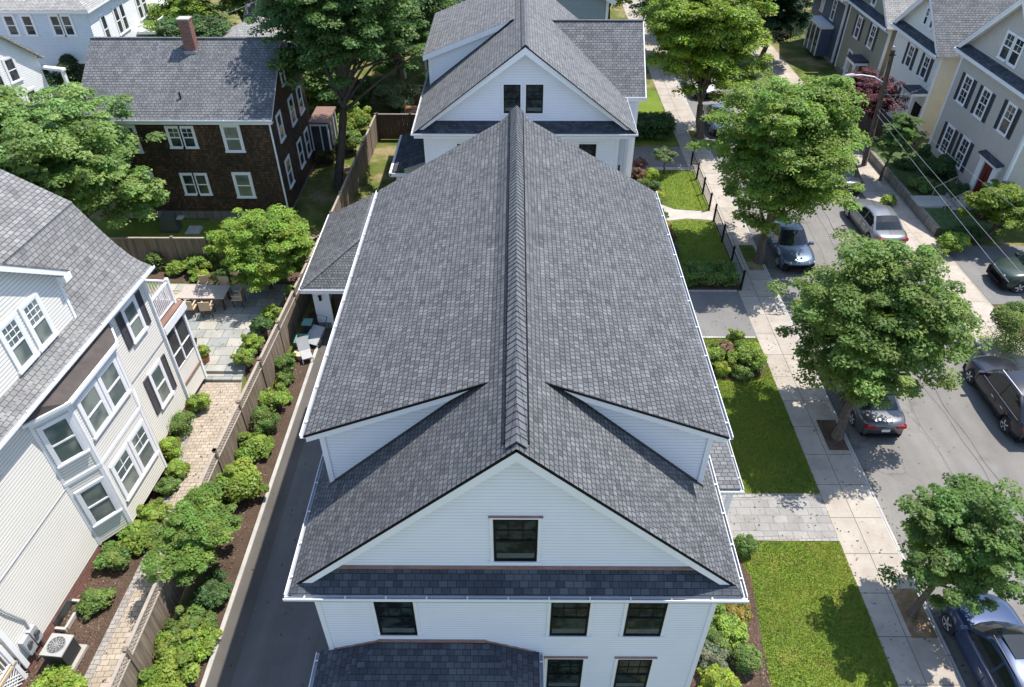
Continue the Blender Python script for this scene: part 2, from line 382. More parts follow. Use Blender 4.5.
def window(T, O, U, N, u0, u1, z0, z1, trim='trim', sash='trim', gl='glass', cw=.1, grid=(0, 0), grid2=None, rail=True, sill=True, proud=.05, shut=None, shw=.36, cap=None, label=None):
    """double-hung window: casing > sash, panes ; louvred shutters as parts of the house"""
    m = MB()
    m.obox(O, U, N, u0 - cw, u0, z0, z1, 0, proud); m.obox(O, U, N, u1, u1 + cw, z0, z1, 0, proud)
    m.obox(O, U, N, u0 - cw, u1 + cw, z1, z1 + cw, 0, proud + .004)
    m.obox(O, U, N, u0 - cw - (.03 if sill else 0), u1 + cw + (.03 if sill else 0), z0 - cw * .7, z0, 0, proud + (.04 if sill else .003))
    wo = T.part('window', m, trim, label=label)
    g = MB().obox(O, U, N, u0, u1, z0, z1, .016, .024); T.part('pane', g, gl, wo)
    s = MB(); b = .045; d0, d1 = .02, .045
    s.obox(O, U, N, u0, u0 + b, z0, z1, d0, d1); s.obox(O, U, N, u1 - b, u1, z0, z1, d0, d1)
    s.obox(O, U, N, u0 + b, u1 - b, z0, z0 + b, d0, d1); s.obox(O, U, N, u0 + b, u1 - b, z1 - b, z1, d0, d1)
    zm = (z0 + z1) / 2
    if rail: s.obox(O, U, N, u0 + b, u1 - b, zm - .03, zm + .03, d0, d1 + .004)
    def gr(g_, za, zb):
        for i in range(1, g_[0]):
            u = u0 + (u1 - u0) * i / g_[0]; s.obox(O, U, N, u - .012, u + .012, za, zb, d0, d1 - .01)
        for j in range(1, g_[1]):
            z = za + (zb - za) * j / g_[1]; s.obox(O, U, N, u0 + b, u1 - b, z - .012, z + .012, d0, d1 - .008)
    if grid[0]: gr(grid, zm + .03 if rail else z0 + b, z1 - b)
    if grid2: gr(grid2, z0 + b, zm - .03)
    T.part('sash', s, sash, wo)
    if sash == 'black': T.part('blind', MB().obox(O, U, N, u0 + .06, u1 - .06, z0 + .10, z0 + .10 + (z1 - z0) * .12, .0245, .0255), 'blind', wo)
    if cap: T.part('head_flashing', MB().obox(O, U, N, u0 - cw - .03, u1 + cw + .03, z1 + cw + .005, z1 + cw + .018, 0, proud + .03), cap, wo)
    if shut:
        for a, c_ in ((u0 - cw - shw - .01, u0 - cw - .01), (u1 + cw + .01, u1 + cw + shw + .01)):
            q = MB(); q.obox(O, U, N, a, a + .05, z0 - .05, z1 + .05, 0, .045); q.obox(O, U, N, c_ - .05, c_, z0 - .05, z1 + .05, 0, .045)
            for zz in (z0 - .05, (z0 + z1) / 2 - .03, z1 - .01): q.obox(O, U, N, a + .05, c_ - .05, zz, zz + .06, 0, .043)
            q.obox(O, U, N, a + .05, c_ - .05, z0 + .01, z1 - .01, 0, .02)
            z = z0 + .05
            while z < z1 - .05:
                q.obox(O, U, N, a + .05, c_ - .05, z, z + .02, .02, .036); z += .06
            T.part('shutter', q, shut)
    return wo

# ------------------------------------------------------------------ foliage
def foliage(rng, clumps, per, size, col, var=.25, upb=.6, flat=.62, shape=1.0):
    """clumps: list of (x,y,z,rx,ry,rz); returns arrays of leaf quads and colours"""
    C_ = np.array(clumps); n = len(C_) * per
    ci = np.repeat(np.arange(len(C_)), per)
    d = rng.normal(size=(n, 3)); d /= np.linalg.norm(d, axis=1)[:, None]
    d[:, 2] = np.where(d[:, 2] < -.35, -d[:, 2], d[:, 2])
    r = rng.random(n) ** (.38)
    P = C_[ci, :3] + d * r[:, None] * C_[ci, 3:6]
    nrm = d * .75 + np.array([0, 0, upb]) + rng.normal(size=(n, 3)) * .45
    nrm /= np.linalg.norm(nrm, axis=1)[:, None]
    t = rng.normal(size=(n, 3)); t -= (t * nrm).sum(1)[:, None] * nrm; t /= np.linalg.norm(t, axis=1)[:, None]
    b = np.cross(nrm, t)
    s = size * (.6 + .8 * rng.random(n))[:, None]
    asp = flat
    q0 = P - t * s * .5 * shape; q2 = P + t * s * .5 * shape
    dr = nrm * s * .12
    q1 = P + b * s * .5 * asp - dr; q3 = P - b * s * .5 * asp - dr
    vs = np.stack([q0, q1, q2, q3], 1).reshape(-1, 3)
    cb = 1 + (rng.random(len(C_)) - .5) * var * 2.2
    hue = (rng.random(len(C_)) - .5) * var
    k_ = (cb[ci] * (1 + (rng.random(n) - .5) * var * 1.8))[:, None]
    cc = np.array(col)[None, :] * k_ * 1.55; cc[:, 0] *= 1.03; cc[:, 2] *= 1.25
    cc[:, 0] *= 1 + hue[ci] + (rng.random(n) - .5) * .2
    return vs, np.repeat(cc, 4, axis=0)
def leafmesh(name, vs, cc, parent=None, off=(0, 0, 0)):
    n = len(vs) // 4; me = bpy.data.meshes.new(name)
    me.vertices.add(4 * n); me.vertices.foreach_set('co', (vs - np.array(off)).astype(np.float32).ravel())
    me.loops.add(4 * n); me.loops.foreach_set('vertex_index', np.arange(4 * n, dtype=np.int32))
    me.polygons.add(n); me.polygons.foreach_set('loop_start', np.arange(0, 4 * n, 4, dtype=np.int32))
    me.polygons.foreach_set('loop_total', np.full(n, 4, dtype=np.int32))
    at = me.attributes.new('col', 'FLOAT_COLOR', 'POINT')
    at.data.foreach_set('color', np.concatenate([np.clip(cc, 0, 1), np.ones((4 * n, 1))], 1).astype(np.float32).ravel())
    me.update(); me.validate(); me.materials.append(M['leaf'])
    o = bpy.data.objects.new(name, me); COL.objects.link(o)
    if parent is not None: o.parent = parent
    return o
G1 = (.092, .145, .03); G2 = (.135, .195, .03); G3 = (.155, .22, .03); G4 = (.055, .10, .028); G5 = (.185, .24, .028)
def tree(name, label, base, cc, rad, seed, ncl=150, per=260, leaf=.2, col=G1, trunk=.17, cr=.75, cat='tree', group=None, lean=(0, 0), low=.95, fork=.45, var=.25, barkm='bark'):
    rng = np.random.default_rng(seed); rd = random.Random(seed)
    T = Thing(name, label, cat, base, group=group); b = V(base); c = V(cc)
    # a few big boughs fill the ellipsoid; many small sprays sit on each bough
    cl = []; nb = 16 if ncl > 150 else 11; bo_ = []
    tries = 0
    while len(bo_) < nb and tries < 4000:
        tries += 1
        d = rng.normal(size=3); d /= np.linalg.norm(d)
        if d[2] < -low: continue
        r = rng.random() ** .35 * .66; p = np.array([d[0] * rad[0] * r, d[1] * rad[1] * r, d[2] * rad[2] * r]); br_ = (.30 + .18 * rng.random())
        if all(np.linalg.norm((p - q[0]) / np.array(rad)) > .36 for q in bo_): bo_.append((p, br_))
        elif tries > 2500: bo_.append((p, br_))
    nsp = int(ncl * 2.6)
    for i in range(nsp):
        p, br_ = bo_[i % len(bo_)]
        d = rng.normal(size=3); d /= np.linalg.norm(d)
        if d[2] < -.5: d[2] *= -1
        r = rng.random() ** .4 * (1.0 + .35 * (rng.random() < .12))
        q = p + d * np.array(rad) * br_ * 1.12 * r; s_ = cr * (.32 + .4 * rng.random())
        cl.append((c.x + q[0], c.y + q[1], c.z + q[2], s_ * 1.1, s_ * 1.1, s_ * .5))
    per = int(per / 1.6)
    vs, ca = foliage(rng, cl, per, leaf * .60, col, var, upb=1.05)
    leafmesh('crown', vs, ca, T.o, b)
    m = MB(); fk = b.lerp(c, fork); fk.x += lean[0]; fk.y += lean[1]
    mid = b.lerp(fk, .5) + V((rd.uniform(-.08, .08), rd.uniform(-.08, .08), 0))
    m.tube([b - V((0, 0, .15)), b + V((0, 0, .12)), b + V((0, 0, .4)), mid, fk], [trunk * 1.7, trunk * 1.3, trunk * 1.05, trunk * .9, trunk * .8], 10)
    for i in range(26):
        q = V(cl[rd.randrange(len(cl))][:3]); s0 = fk.lerp(c, rd.uniform(-.05, .5)); md = s0.lerp(q, .5) + V((rd.uniform(-.2, .2), rd.uniform(-.2, .2), rd.uniform(0, .3)))
        m.tube([fk - V((0, 0, .1)), s0, md, q], [trunk * .6, trunk * .42, trunk * .25, trunk * .08], 6)
    T.part('trunk', m, barkm, smooth=True)
    return T
def shrub(label, x, y, rx, ry, h, seed, col=G2, leaf=.11, n=3500, name='shrub', cat='shrub', group=None, z=0, kind='loose', cr=None, var=.3):
    rng = np.random.default_rng(seed); T = Thing(name, label, cat, (x, y, z), group=group)
    m = MB()
    if kind == 'ball':
        cl = [(x, y, z + h * .5, rx, ry, h * .52), (x, y, z + h * .26, rx * .85, ry * .85, h * .28), (x, y, z + h * .15, rx * .7, ry * .7, h * .2)]
        for i in range(14):
            d = rng.normal(size=3); d /= np.linalg.norm(d); d[2] = abs(d[2])
            cl.append((x + d[0] * rx * .72, y + d[1] * ry * .72, z + h * .5 + d[2] * h * .36, rx * .34, ry * .34, h * .2))
        per = n // 14
    elif kind == 'cone':
        cl = [(x + rng.normal() * .03, y + rng.normal() * .03, z + h * (i + .5) / 14, rx * (1.05 - i / 15), ry * (1.05 - i / 15), h * .09) for i in range(14)]; per = n // 14
    else:
        k_ = 34; cl = []
        for i in range(k_):
            d = rng.normal(size=3); d /= np.linalg.norm(d); d[2] = abs(d[2]); out_ = rng.random() < .3; r = rng.random() ** .5 * (1.12 if out_ else .82)
            s_ = (cr or .36) * min(rx, ry) * ((.35 + .3 * rng.random()) if out_ else (.6 + .6 * rng.random())) + .04
            cl.append((x + d[0] * rx * r, y + d[1] * ry * r, z + h * .28 + d[2] * h * .62 * r, s_, s_, s_ * .7))
        per = n // k_
    vs, ca = foliage(rng, cl, per, leaf, col, var)
    leafmesh('foliage', vs, ca, T.o, (x, y, z))
    for i in range(5):
        a = i * 1.26; q = cl[(i * 3) % len(cl)]
        m.tube([(x + .04 * math.cos(a), y + .04 * math.sin(a), z - .03), (x + rx * .3 * math.cos(a), y + ry * .3 * math.sin(a), z + h * .4), (x + rx * .55 * math.cos(a), y + ry * .55 * math.sin(a), z + h * .7)], [.025, .018, .008], 5)
    T.part('stem', m, 'bark'); return T
# ================================================================== GROUND
LT = 0.0
struct('ground', MB().box(-420, 420, -120, 700, -.9, -.13), 'dry')
struct('yard_ground', MB().box(-90, 11.0, -20, 160, -.12, -.004), 'dry')
struct('road', MB().box(12.93, 20.8, -20, 160, -.129, -.11), 'road')
struct('sidewalk', MB().box(11.0, 12.78, -20, 160, -.12, .0), 'walk')
struct('kerb', MB().box(12.78, 12.93, -20, 160, -.12, .004), 'kerb')
struct('far_kerb', MB().box(20.8, 20.94, -20, 160, -.12, .004), 'kerb')
struct('far_sidewalk', MB().box(20.94, 22.9, -20, 160, -.12, 0), 'walk2')
struct('far_yard_ground', MB().box(22.9, 90, -20, 160, -.12, -.002), 'dry')
def ribbon(name, pts, w_, mat, z):
    m = MB()
    for a, b in zip(pts, pts[1:]):
        m.poly([(a[0] - w_ / 2, a[1], z), (a[0] + w_ / 2, a[1], z), (b[0] + w_ / 2, b[1], z), (b[0] - w_ / 2, b[1], z)])
    return struct(name, m, mat)
def sheet(name, pts, mat, z=.004, th=.02):
    return struct(name, MB().extr(pts, z - th, z), mat)
def arc(cx, cy, rx, ry, a0, a1, n=10): return [(cx + rx * math.cos(R(a0 + (a1 - a0) * i / n)), cy + ry * math.sin(R(a0 + (a1 - a0) * i / n))) for i in range(n + 1)]
# right side of the main house
LAWN1 = [(6.6, 8), (7.35, 9.8), (7.45, 11.2), (7.66, 13.3), (7.3, 14.75), (10.98, 14.75), (10.98, 5), (6.6, 5)]
LAWN2 = [(5.2, 16.75), (10.98, 16.75), (10.98, 25.62), (5.2, 25.62)]
LAWN3 = [(8.1, 31.2), (11.2, 31.2), (11.25, 36.1), (9.6, 36.3), (8.7, 36.0), (8.3, 35.2)]
LAWN4 = [(9.0, 38.6), (8.9, 38.2), (9.4, 37.5), (11.25, 37.25), (11.25, 42.4), (8.6, 42.4), (8.8, 40)]
sheet('front_lawn', LAWN1, 'lawn', .008); sheet('front_lawn', LAWN2, 'lawn', .008)
sheet('neighbour_lawn', LAWN3, 'lawn', .008); sheet('neighbour_lawn', LAWN4, 'lawn', .008)
sheet('foundation_bed', [(4.7, 5), (6.6, 5), (6.6, 8), (7.35, 9.8), (7.45, 11.2), (7.66, 13.3), (7.3, 14.75), (4.7, 14.75)], 'mulch', .02, .04)
sheet('island_bed', arc(9.5, 24.1, 1.5, 1.35, 0, 360, 20)[:-1], 'mulch', .03, .04)
sheet('entry_walk', [(7.1, 14.98), (10.98, 14.98), (10.98, 16.6), (7.1, 16.6)], 'pavwalk', .016)
struct('entry_walk_border', MB().box(7.1, 10.99, 14.78, 14.975, -.01, .02).box(7.1, 10.99, 16.605, 16.8, -.01, .02), 'paverg')
sheet('neighbour_driveway', [(5.0, 25.75), (11.0, 25.75), (11.0, 29.25), (5.0, 29.25)], 'drive2', .006)
struct('driveway_edging', MB().box(5.0, 10.9, 25.62, 25.74, -.02, .05).box(5.0, 10.9, 29.26, 29.36, -.02, .06), 'kerb')
sheet('hedge_bed', [(5.0, 29.37), (11.2, 29.37), (11.2, 31.2), (8.1, 31.2), (8.3, 35.2), (8.7, 36.0), (7.6, 36.2), (7.0, 33), (5, 31)], 'mulch', .005)
sheet('garden_path', [(7.4, 38.4), (8.2, 38.3), (9.2, 37.45), (11.3, 37.15), (11.3, 36.2), (9.7, 36.4), (8.5, 36.1), (7.2, 35.0), (6.9, 36.5)], 'white_conc', .02, .03)
sheet('garden_bed', [(6.3, 38.4), (8.9, 38.5), (8.8, 40), (8.6, 42.4), (6.3, 42.4)], 'mulch', .006)
sheet('side_driveway', [(6.2, 42.9), (11.0, 42.9), (11.0, 46), (6.2, 46)], 'drive2', .006)
struct('driveway_edging', MB().box(6.2, 11.0, 42.5, 42.88, -.02, .02), 'kerb')
sheet('far_lawn', [(2, 46.2), (10.9, 46.2), (10.9, 56), (2, 56)], 'lawn', .006)
for (x0, x1, y0, y1, mt) in ((12.02, 12.77, 18.9, 20.5, 'mulch'), (12.0, 12.77, 11.35, 13.0, 'dirt'), (12.0, 12.77, 31.2, 33.6, 'dry'), (12.0, 12.77, 46.6, 48.6, 'dry')):
    sheet('tree_pit', [(x0, y0), (x1, y0), (x1, y1), (x0, y1)], mt, .012, .02)
for x0, ph, w_ in ((17.35, 0, .035), (17.72, 1.3, .045), (16.3, 2.2, .02)):
    ribbon('road_seam', [(x0 + .12 * math.sin(i * .31 + ph) + .05 * math.sin(i * 1.1 + ph * 2), 6 + i * .5) for i in range(90)], w_, 'seam', -.106)
# left side
sheet('driveway', [(-8.88, -10), (-4.7, -10), (-4.7, 26.1), (-8.72, 26.1)], 'drive', .006)
sheet('sunlit_drive_strip', [(-8.9, -10), (-8.1, -10), (-8.1, 26), (-8.74, 26.1)], 'drive_sunlit', .0105, .01)  # sunlit stretch of the driveway, painted as its own strip
struct('driveway_kerb', MB().extr([(-9.03, -10), (-8.9, -10), (-8.73, 26.3), (-8.86, 26.3)], -.05, .06), 'concrete')
sheet('drive_bed', [(-10.5, -10), (-9.08, -10), (-8.88, 27.5), (-9.7, 27.5)], 'mulch', .03, .05)
sheet('house_bed', [(-15.2, 5), (-12.55, 5), (-12.25, 14.3), (-12.95, 20.2), (-13.5, 21.3), (-15.5, 22)], 'mulch', .012, .03)
sheet('paver_path', [(-12.3, 5), (-10.85, 5), (-10.5, 18), (-11.55, 22.85), (-13.3, 22.85), (-12.72, 20.2), (-12.02, 14.3)], 'paver', .02, .03)
sheet('path_border', [(-12.55, 5), (-12.305, 5), (-12.025, 14.3), (-12.725, 20.2), (-13.305, 22.85), (-13.55, 22.85), (-12.96, 20.2), (-12.26, 14.3)], 'paverg', .026, .03)
sheet('patio_step', [(-13.35, 22.6), (-11.5, 22.6), (-11.5, 23.0), (-13.35, 23.0)], 'slate', .16, .3)
sheet('patio', [(-13.5, 22.98), (-11.45, 22.98), (-11.0, 29.4), (-17.5, 29.4), (-17.5, 25.2), (-14.2, 25.2)], 'slate', .3, .42)
sheet('patio_bed', [(-11.45, 23.1), (-10.3, 20), (-9.9, 31.2), (-12.6, 31.2), (-12.6, 29.45), (-11.0, 29.45)], 'mulch', .05, .06)
sheet('back_bed', [(-22, 29.9), (-12.4, 29.9), (-12.4, 31.2), (-22, 31.2)], 'mulch', .03, .04)
sheet('back_lawn', [(-20, 29.42), (-12.6, 29.42), (-12.6, 29.9), (-20, 29.9)], 'lawn', .01)
sheet('cedar_lawn', [(-24, 31.4), (-12.4, 31.4), (-12.4, 36), (-24, 36)], 'lawn', .006)
sheet('side_lawn', [(-6.6, 31), (-4.8, 28), (-4.8, 45), (-7.2, 45)], 'lawn', .004)

# grass blades
def blades(name, polys, dens, h, seed, col=(.14, .205, .034)):
    rng = np.random.default_rng(seed); V_ = []; C_ = []
    for P in polys:
        xs = [p[0] for p in P]; ys = [p[1] for p in P]
        n = int((max(xs) - min(xs)) * (max(ys) - min(ys)) * dens)
        q = rng.random((n, 2)) * [max(xs) - min(xs), max(ys) - min(ys)] + [min(xs), min(ys)]
        ins = np.zeros(n, bool); j = len(P) - 1
        for i in range(len(P)):
            (xi, yi), (xj, yj) = P[i], P[j]
            ins ^= ((yi > q[:, 1]) != (yj > q[:, 1])) & (q[:, 0] < (xj - xi) * (q[:, 1] - yi) / ((yj - yi) or 1e-9) + xi); j = i
        q = q[ins]; n = len(q); a = rng.random(n) * 6.28; wd = .008 + .01 * rng.random(n); hh = h * (.5 + .9 * rng.random(n))
        # a broad two-blade tuft each
        dx = np.cos(a) * wd; dy = np.sin(a) * wd; lx = rng.normal(size=n) * .025; ly = rng.normal(size=n) * .025
        z0 = np.full(n, .004)
        v0 = np.stack([q[:, 0] - dx, q[:, 1] - dy, z0], 1); v1 = np.stack([q[:, 0] + dx, q[:, 1] + dy, z0], 1)
        v2 = np.stack([q[:, 0] + lx + dx * .3, q[:, 1] + ly + dy * .3, hh], 1); v3 = np.stack([q[:, 0] + lx - dx * .3, q[:, 1] + ly - dy * .3, hh], 1)
        V_.append(np.stack([v0, v1, v2, v3], 1).reshape(-1, 3))
        pt = .5 + .5 * np.sin(q[:, 0] * 1.7 + np.sin(q[:, 1] * 1.3) * 1.4) * np.cos(q[:, 1] * 1.1 + q[:, 0] * .6)
        k_ = ((.86 + .28 * rng.random(n)) * (.88 + .24 * pt))[:, None]; cc = np.array(col)[None] * k_; p2 = np.sin(q[:, 0] * 3.1 + 2 * np.sin(q[:, 1] * 2.3)) * np.sin(q[:, 1] * 2.7 + 1.7 * np.sin(q[:, 0] * 1.9)); dry_ = np.clip((p2 - .45) * 2, 0, 1) * (rng.random(n) < .6); cc[:, 0] *= .85 + .45 * pt + .7 * dry_; cc[:, 1] *= 1 + .08 * dry_; cc[:, 2] *= 1 + 1.2 * dry_
        C_.append(np.repeat(cc, 4, axis=0))
    o = leafmesh(name, np.concatenate(V_), np.concatenate(C_)); return tag(o, 'short mown green grass of the lawns', 'grass', kind='stuff')
blades('grass', [LAWN1, LAWN2], 1500, .04, 3)
blades('grass', [LAWN3, LAWN4], 350, .06, 4)

def litter(name, label, areas, n, seed, size, cols):
    rng = np.random.default_rng(seed); V_ = []; C_ = []
    for (x0, x1, y0, y1, z, f) in areas:
        k_ = int(n * f); P = np.stack([x0 + (x1 - x0) * rng.random(k_), y0 + (y1 - y0) * rng.random(k_), np.full(k_, z + .006)], 1); a = rng.random(k_) * 6.28; s_ = size * (.4 + rng.random(k_))
        t = np.stack([np.cos(a), np.sin(a), rng.normal(size=k_) * .2], 1) * s_[:, None] * .5; b = np.stack([-np.sin(a), np.cos(a), rng.normal(size=k_) * .2], 1) * s_[:, None] * .32; up = np.array([0, 0, .006])
        V_.append(np.stack([P - t, P - b + up, P + t + up, P + b], 1).reshape(-1, 3)); C_.append(np.repeat(np.array(cols)[rng.integers(0, len(cols), k_)], 4, axis=0))
    return tag(leafmesh(name, np.concatenate(V_), np.concatenate(C_)), label, 'leaves', kind='stuff')
litter('leaf_litter', 'scattered fallen leaves and grit on the paving and lawns', [(-8.8, -5.2, 8, 25, .012, .5), (11.0, 12.7, 8, 46, .0, 1.1), (12.95, 13.25, 8, 46, -.108, 1.2), (13.2, 20.7, 8, 46, -.108, .7), (7.0, 11, 8, 25, .03, .7), (-12.4, -10.8, 8, 22, .03, .5), (5.2, 11, 26, 29, .01, .3), (20.5, 22.8, 18, 40, -.1, .3), (-17, -11.2, 23.2, 29, .3, .6), (20.9, 22.8, 18, 42, .002, .4)], 420, 77, .07, [(.16, .12, .05), (.10, .13, .03), (.22, .17, .09), (.07, .05, .03)])
litter('mulch_chips', 'loose bark chips of the planting beds', [(-10.4, -9.15, 8, 26, .035, 1), (-14.6, -12.6, 8.5, 14, .012, 1), (5.2, 7.4, 8, 14, .02, 1), (8.3, 10.6, 23, 25.2, .03, .5)], 1500, 78, .06, [(.26, .18, .13), (.12, .07, .05), (.05, .03, .025), (.34, .26, .2)])
# ================================================================== MAIN HOUSE
H = Thing('main_house', 'large white clapboard house with long dark grey gable roof in the middle of the picture', 'house', (0.04, 16, 0))
cx = .04; ZR = 10.84; KK = .908; EX = 5.03; YF = 9.05; YB = 25.28
zr = lambda x: ZR - KK * abs(x - cx)
def rline(s, x, y): return (cx + s * x, y, ZR - KK * x)
mw = MB(); W0 = 9.35
mw.lap((0, W0, 0), X_, -Y_, [(-4.66, .45), (4.72, .45), (4.72, 6.28), (-4.66, 6.28)], .105, .006)
H.part('front_wall', mw, 'white')
mg = MB().lap((0, W0, 0), X_, -Y_, [(-4.3, 6.6), (4.38, 6.6), (cx, ZR - .22)], .105, .006); H.part('gable_wall', mg, 'white')
for s, nm in ((-1, 'side_wall'), (1, 'side_wall')):
    q = MB().lap((cx + s * 4.7, 0, 0), Y_, X_ * s, [(9.35, .45), (25, .45), (25, 6.25), (9.35, 6.25)], .105, .006); H.part(nm, q, 'white')
H.part('rear_wall', MB().lap((0, 25, 0), X_, Y_, [(-4.66, .45), (4.72, .45), (4.72, 6.2), (cx, ZR - .3), (-4.66, 6.2)], .2, .013), 'white')
H.part('foundation', MB().box(-4.6, 4.68, 9.42, 24.95, -.05, .45), 'concrete')
cb = MB()
for s in (-1, 1):
    x = cx + s * 4.7; cb.box(x - .09 if s > 0 else x - .03, x + .03 if s > 0 else x + .09, W0 - .03, W0 + .12, .3, 6.2)
    cb.box(x - .2, x - .19, W0 - .028, W0 - .014, .5, .51)
H.part('corner_board', cb, 'trim')
# stepped shingle courses: each course is a thin slab with real thickness
def courses(mb, a0, a1, b0, b1, e=.13, th=.007):
    """a0-a1 lower edge, b0-b1 upper edge"""
    a0, a1, b0, b1 = map(V, (a0, a1, b0, b1)); L = max((b0 - a0).length, (b1 - a1).length); n = max(1, int(L / e)); nn = (a1 - a0).cross(b0 - a0).normalized()
    if nn.z < 0: nn = -nn
    for i in range(n):
        f0, f1 = i / n, (i + 1) / n; p = [a0.lerp(b0, f0) + nn * th, a1.lerp(b1, f0) + nn * th, a1.lerp(b1, f1), a0.lerp(b0, f1)]
        mb.poly(p); mb.poly([a0.lerp(b0, f0), a1.lerp(b1, f0), p[1], p[0]])
roof = MB(); under = MB()
for s in (-1, 1):
    r0, r1 = rline(s, 0, YF), rline(s, 0, YB); c1 = (cx + s * 4.88, YF, ZR - KK * 4.88); c2 = (cx + s * EX, 8.86, ZR - KK * EX); e1 = (cx + s * EX, YB, ZR - KK * EX)
    k0 = (cx + s * 4.88, YB, ZR - KK * 4.88)
    courses(roof, c1, k0, r0, r1); courses(roof, c2, e1, c1, k0)
    under.slab([tuple(V(p) - V((0, 0, .012))) for p in (r0, c1, c2, e1, r1)], .06)
rf = H.part('roof', roof, 'roof'); H.part('roof_edge', under, 'black', rf)
# ridge vent caps
rg = MB(); y = YF + .12; i = 0
while y < YB - .02:
    y1 = min(y + .2, YB); lift = .05
    for s in (-1, 1):
        rg.slab([(cx, y, ZR + lift + .034), (cx + s * .21, y, ZR - KK * .21 + lift + .034), (cx + s * .21, y1 + .04, ZR - KK * .21 + lift), (cx, y1 + .04, ZR + lift)], .02)
    y = y1; i += 1
H.part('ridge_cap', rg, 'roof_ridge', rf)
rv = MB()
for s in (-1, 1): rv.bar((cx + s * .235, YF + .3, ZR - KK * .235 + .03), (cx + s * .235, YB, ZR - KK * .235 + .03), .03, .05)
H.part('ridge_vent', rv, 'black', rf)
# rake boards and soffit
rk = MB()
for yy, dy in ((YF + .012, .04), (YB - .05, .04)):
    for s in (-1, 1):
        P = [(cx, ZR - .1), (cx + s * 4.83, ZR - KK * 4.83 - .1), (cx + s * 4.6, ZR - KK * 4.83 - .1), (cx, ZR - .36)]
        P = [(x, yy, z) for x, z in P]; m_ = MB(); q = P + [(x, y_ + dy, z) for x, y_, z in P]
        rk.mesh(q, [(0, 1, 2, 3), (7, 6, 5, 4), (0, 4, 5, 1), (1, 5, 6, 2), (2, 6, 7, 3)])
for s in (-1, 1):
    rk.slab([(cx, YF + .05, ZR - .13), (cx + s * 4.7, YF + .05, ZR - KK * 4.7 - .13), (cx + s * 4.7, 9.36, ZR - KK * 4.7 - .13), (cx, 9.36, ZR - .13)], .03)
    rk.slab([(cx, 9.33, ZR - .2), (cx + s * 4.3, 9.33, ZR - KK * 4.3 - .2), (cx + s * 4.1, 9.33, ZR - KK * 4.3 - .2), (cx, 9.33, ZR - .38)], .02)
H.part('rake_board', rk, 'trim')
# pent roof across the gable foot
pt = MB(); courses(pt, (cx - EX, 8.86, 6.272), (cx + EX, 8.86, 6.272), (cx - 4.62, 9.36, 6.64), (cx + 4.62, 9.36, 6.64))
pr = H.part('pent_roof', pt, 'roof_dark')
H.part('copper_flashing', MB().box(-3.95, 4.05, 9.29, 9.335, 6.63, 6.69), 'copper', pr)
# gutters
def gutter(T, a, b, out, w_=.095, parent=None, strap=.9):
    a = V(a); b = V(b); out = V(out); m = MB(); d = (b - a); L = d.length; d.normalize(); N = out; U = d
    m.obox(a, U, N, 0, L, -.1, -.085, 0, w_); m.obox(a, U, N, 0, L, -.1, 0, w_ - .016, w_); m.obox(a, U, N, 0, L, -.1, -.05, -.012, 0.003)
    q = .45
    st = MB()
    while q < L: st.obox(a, U, N, q, q + .03, -.012, -.004, .004, w_ - .02); q += strap
    g = T.part('gutter', m, 'trim'); T.part('gutter_bed', MB().obox(a, U, N, .02, L - .02, -.084, -.07, .006, w_ - .024), 'gutin', g); T.part('hanger', st, 'trim', g); return g
ez = ZR - KK * EX
gutter(H, (cx - EX - .1, 8.85, ez), (cx + EX + .1, 8.85, ez), (0, -1, 0))
gutter(H, (cx - EX - .005, 8.87, ez), (cx - EX - .005, YB, ez), (-1, 0, 0)); gutter(H, (cx + EX + .005, 8.87, ez), (cx + EX + .005, YB, ez), (1, 0, 0))
fa = MB().box(cx - EX + .02, cx + EX - .02, 8.88, 8.92, ez - .22, ez - .03)
fa.box(cx - EX + .03, cx - EX + .07, 8.9, YB, ez - .22, ez - .03).box(cx + EX - .07, cx + EX - .03, 8.9, YB, ez - .22, ez - .03)
fa.box(cx - EX + .07, cx + EX - .07, 8.9, 9.36, ez - .24, ez - .22).box(cx - EX + .07, cx - 4.68, 9.36, YB, ez - .24, ez - .22).box(cx + 4.68, cx + EX - .07, 9.36, YB, ez - .24, ez - .22)
H.part('fascia', fa, 'trim')
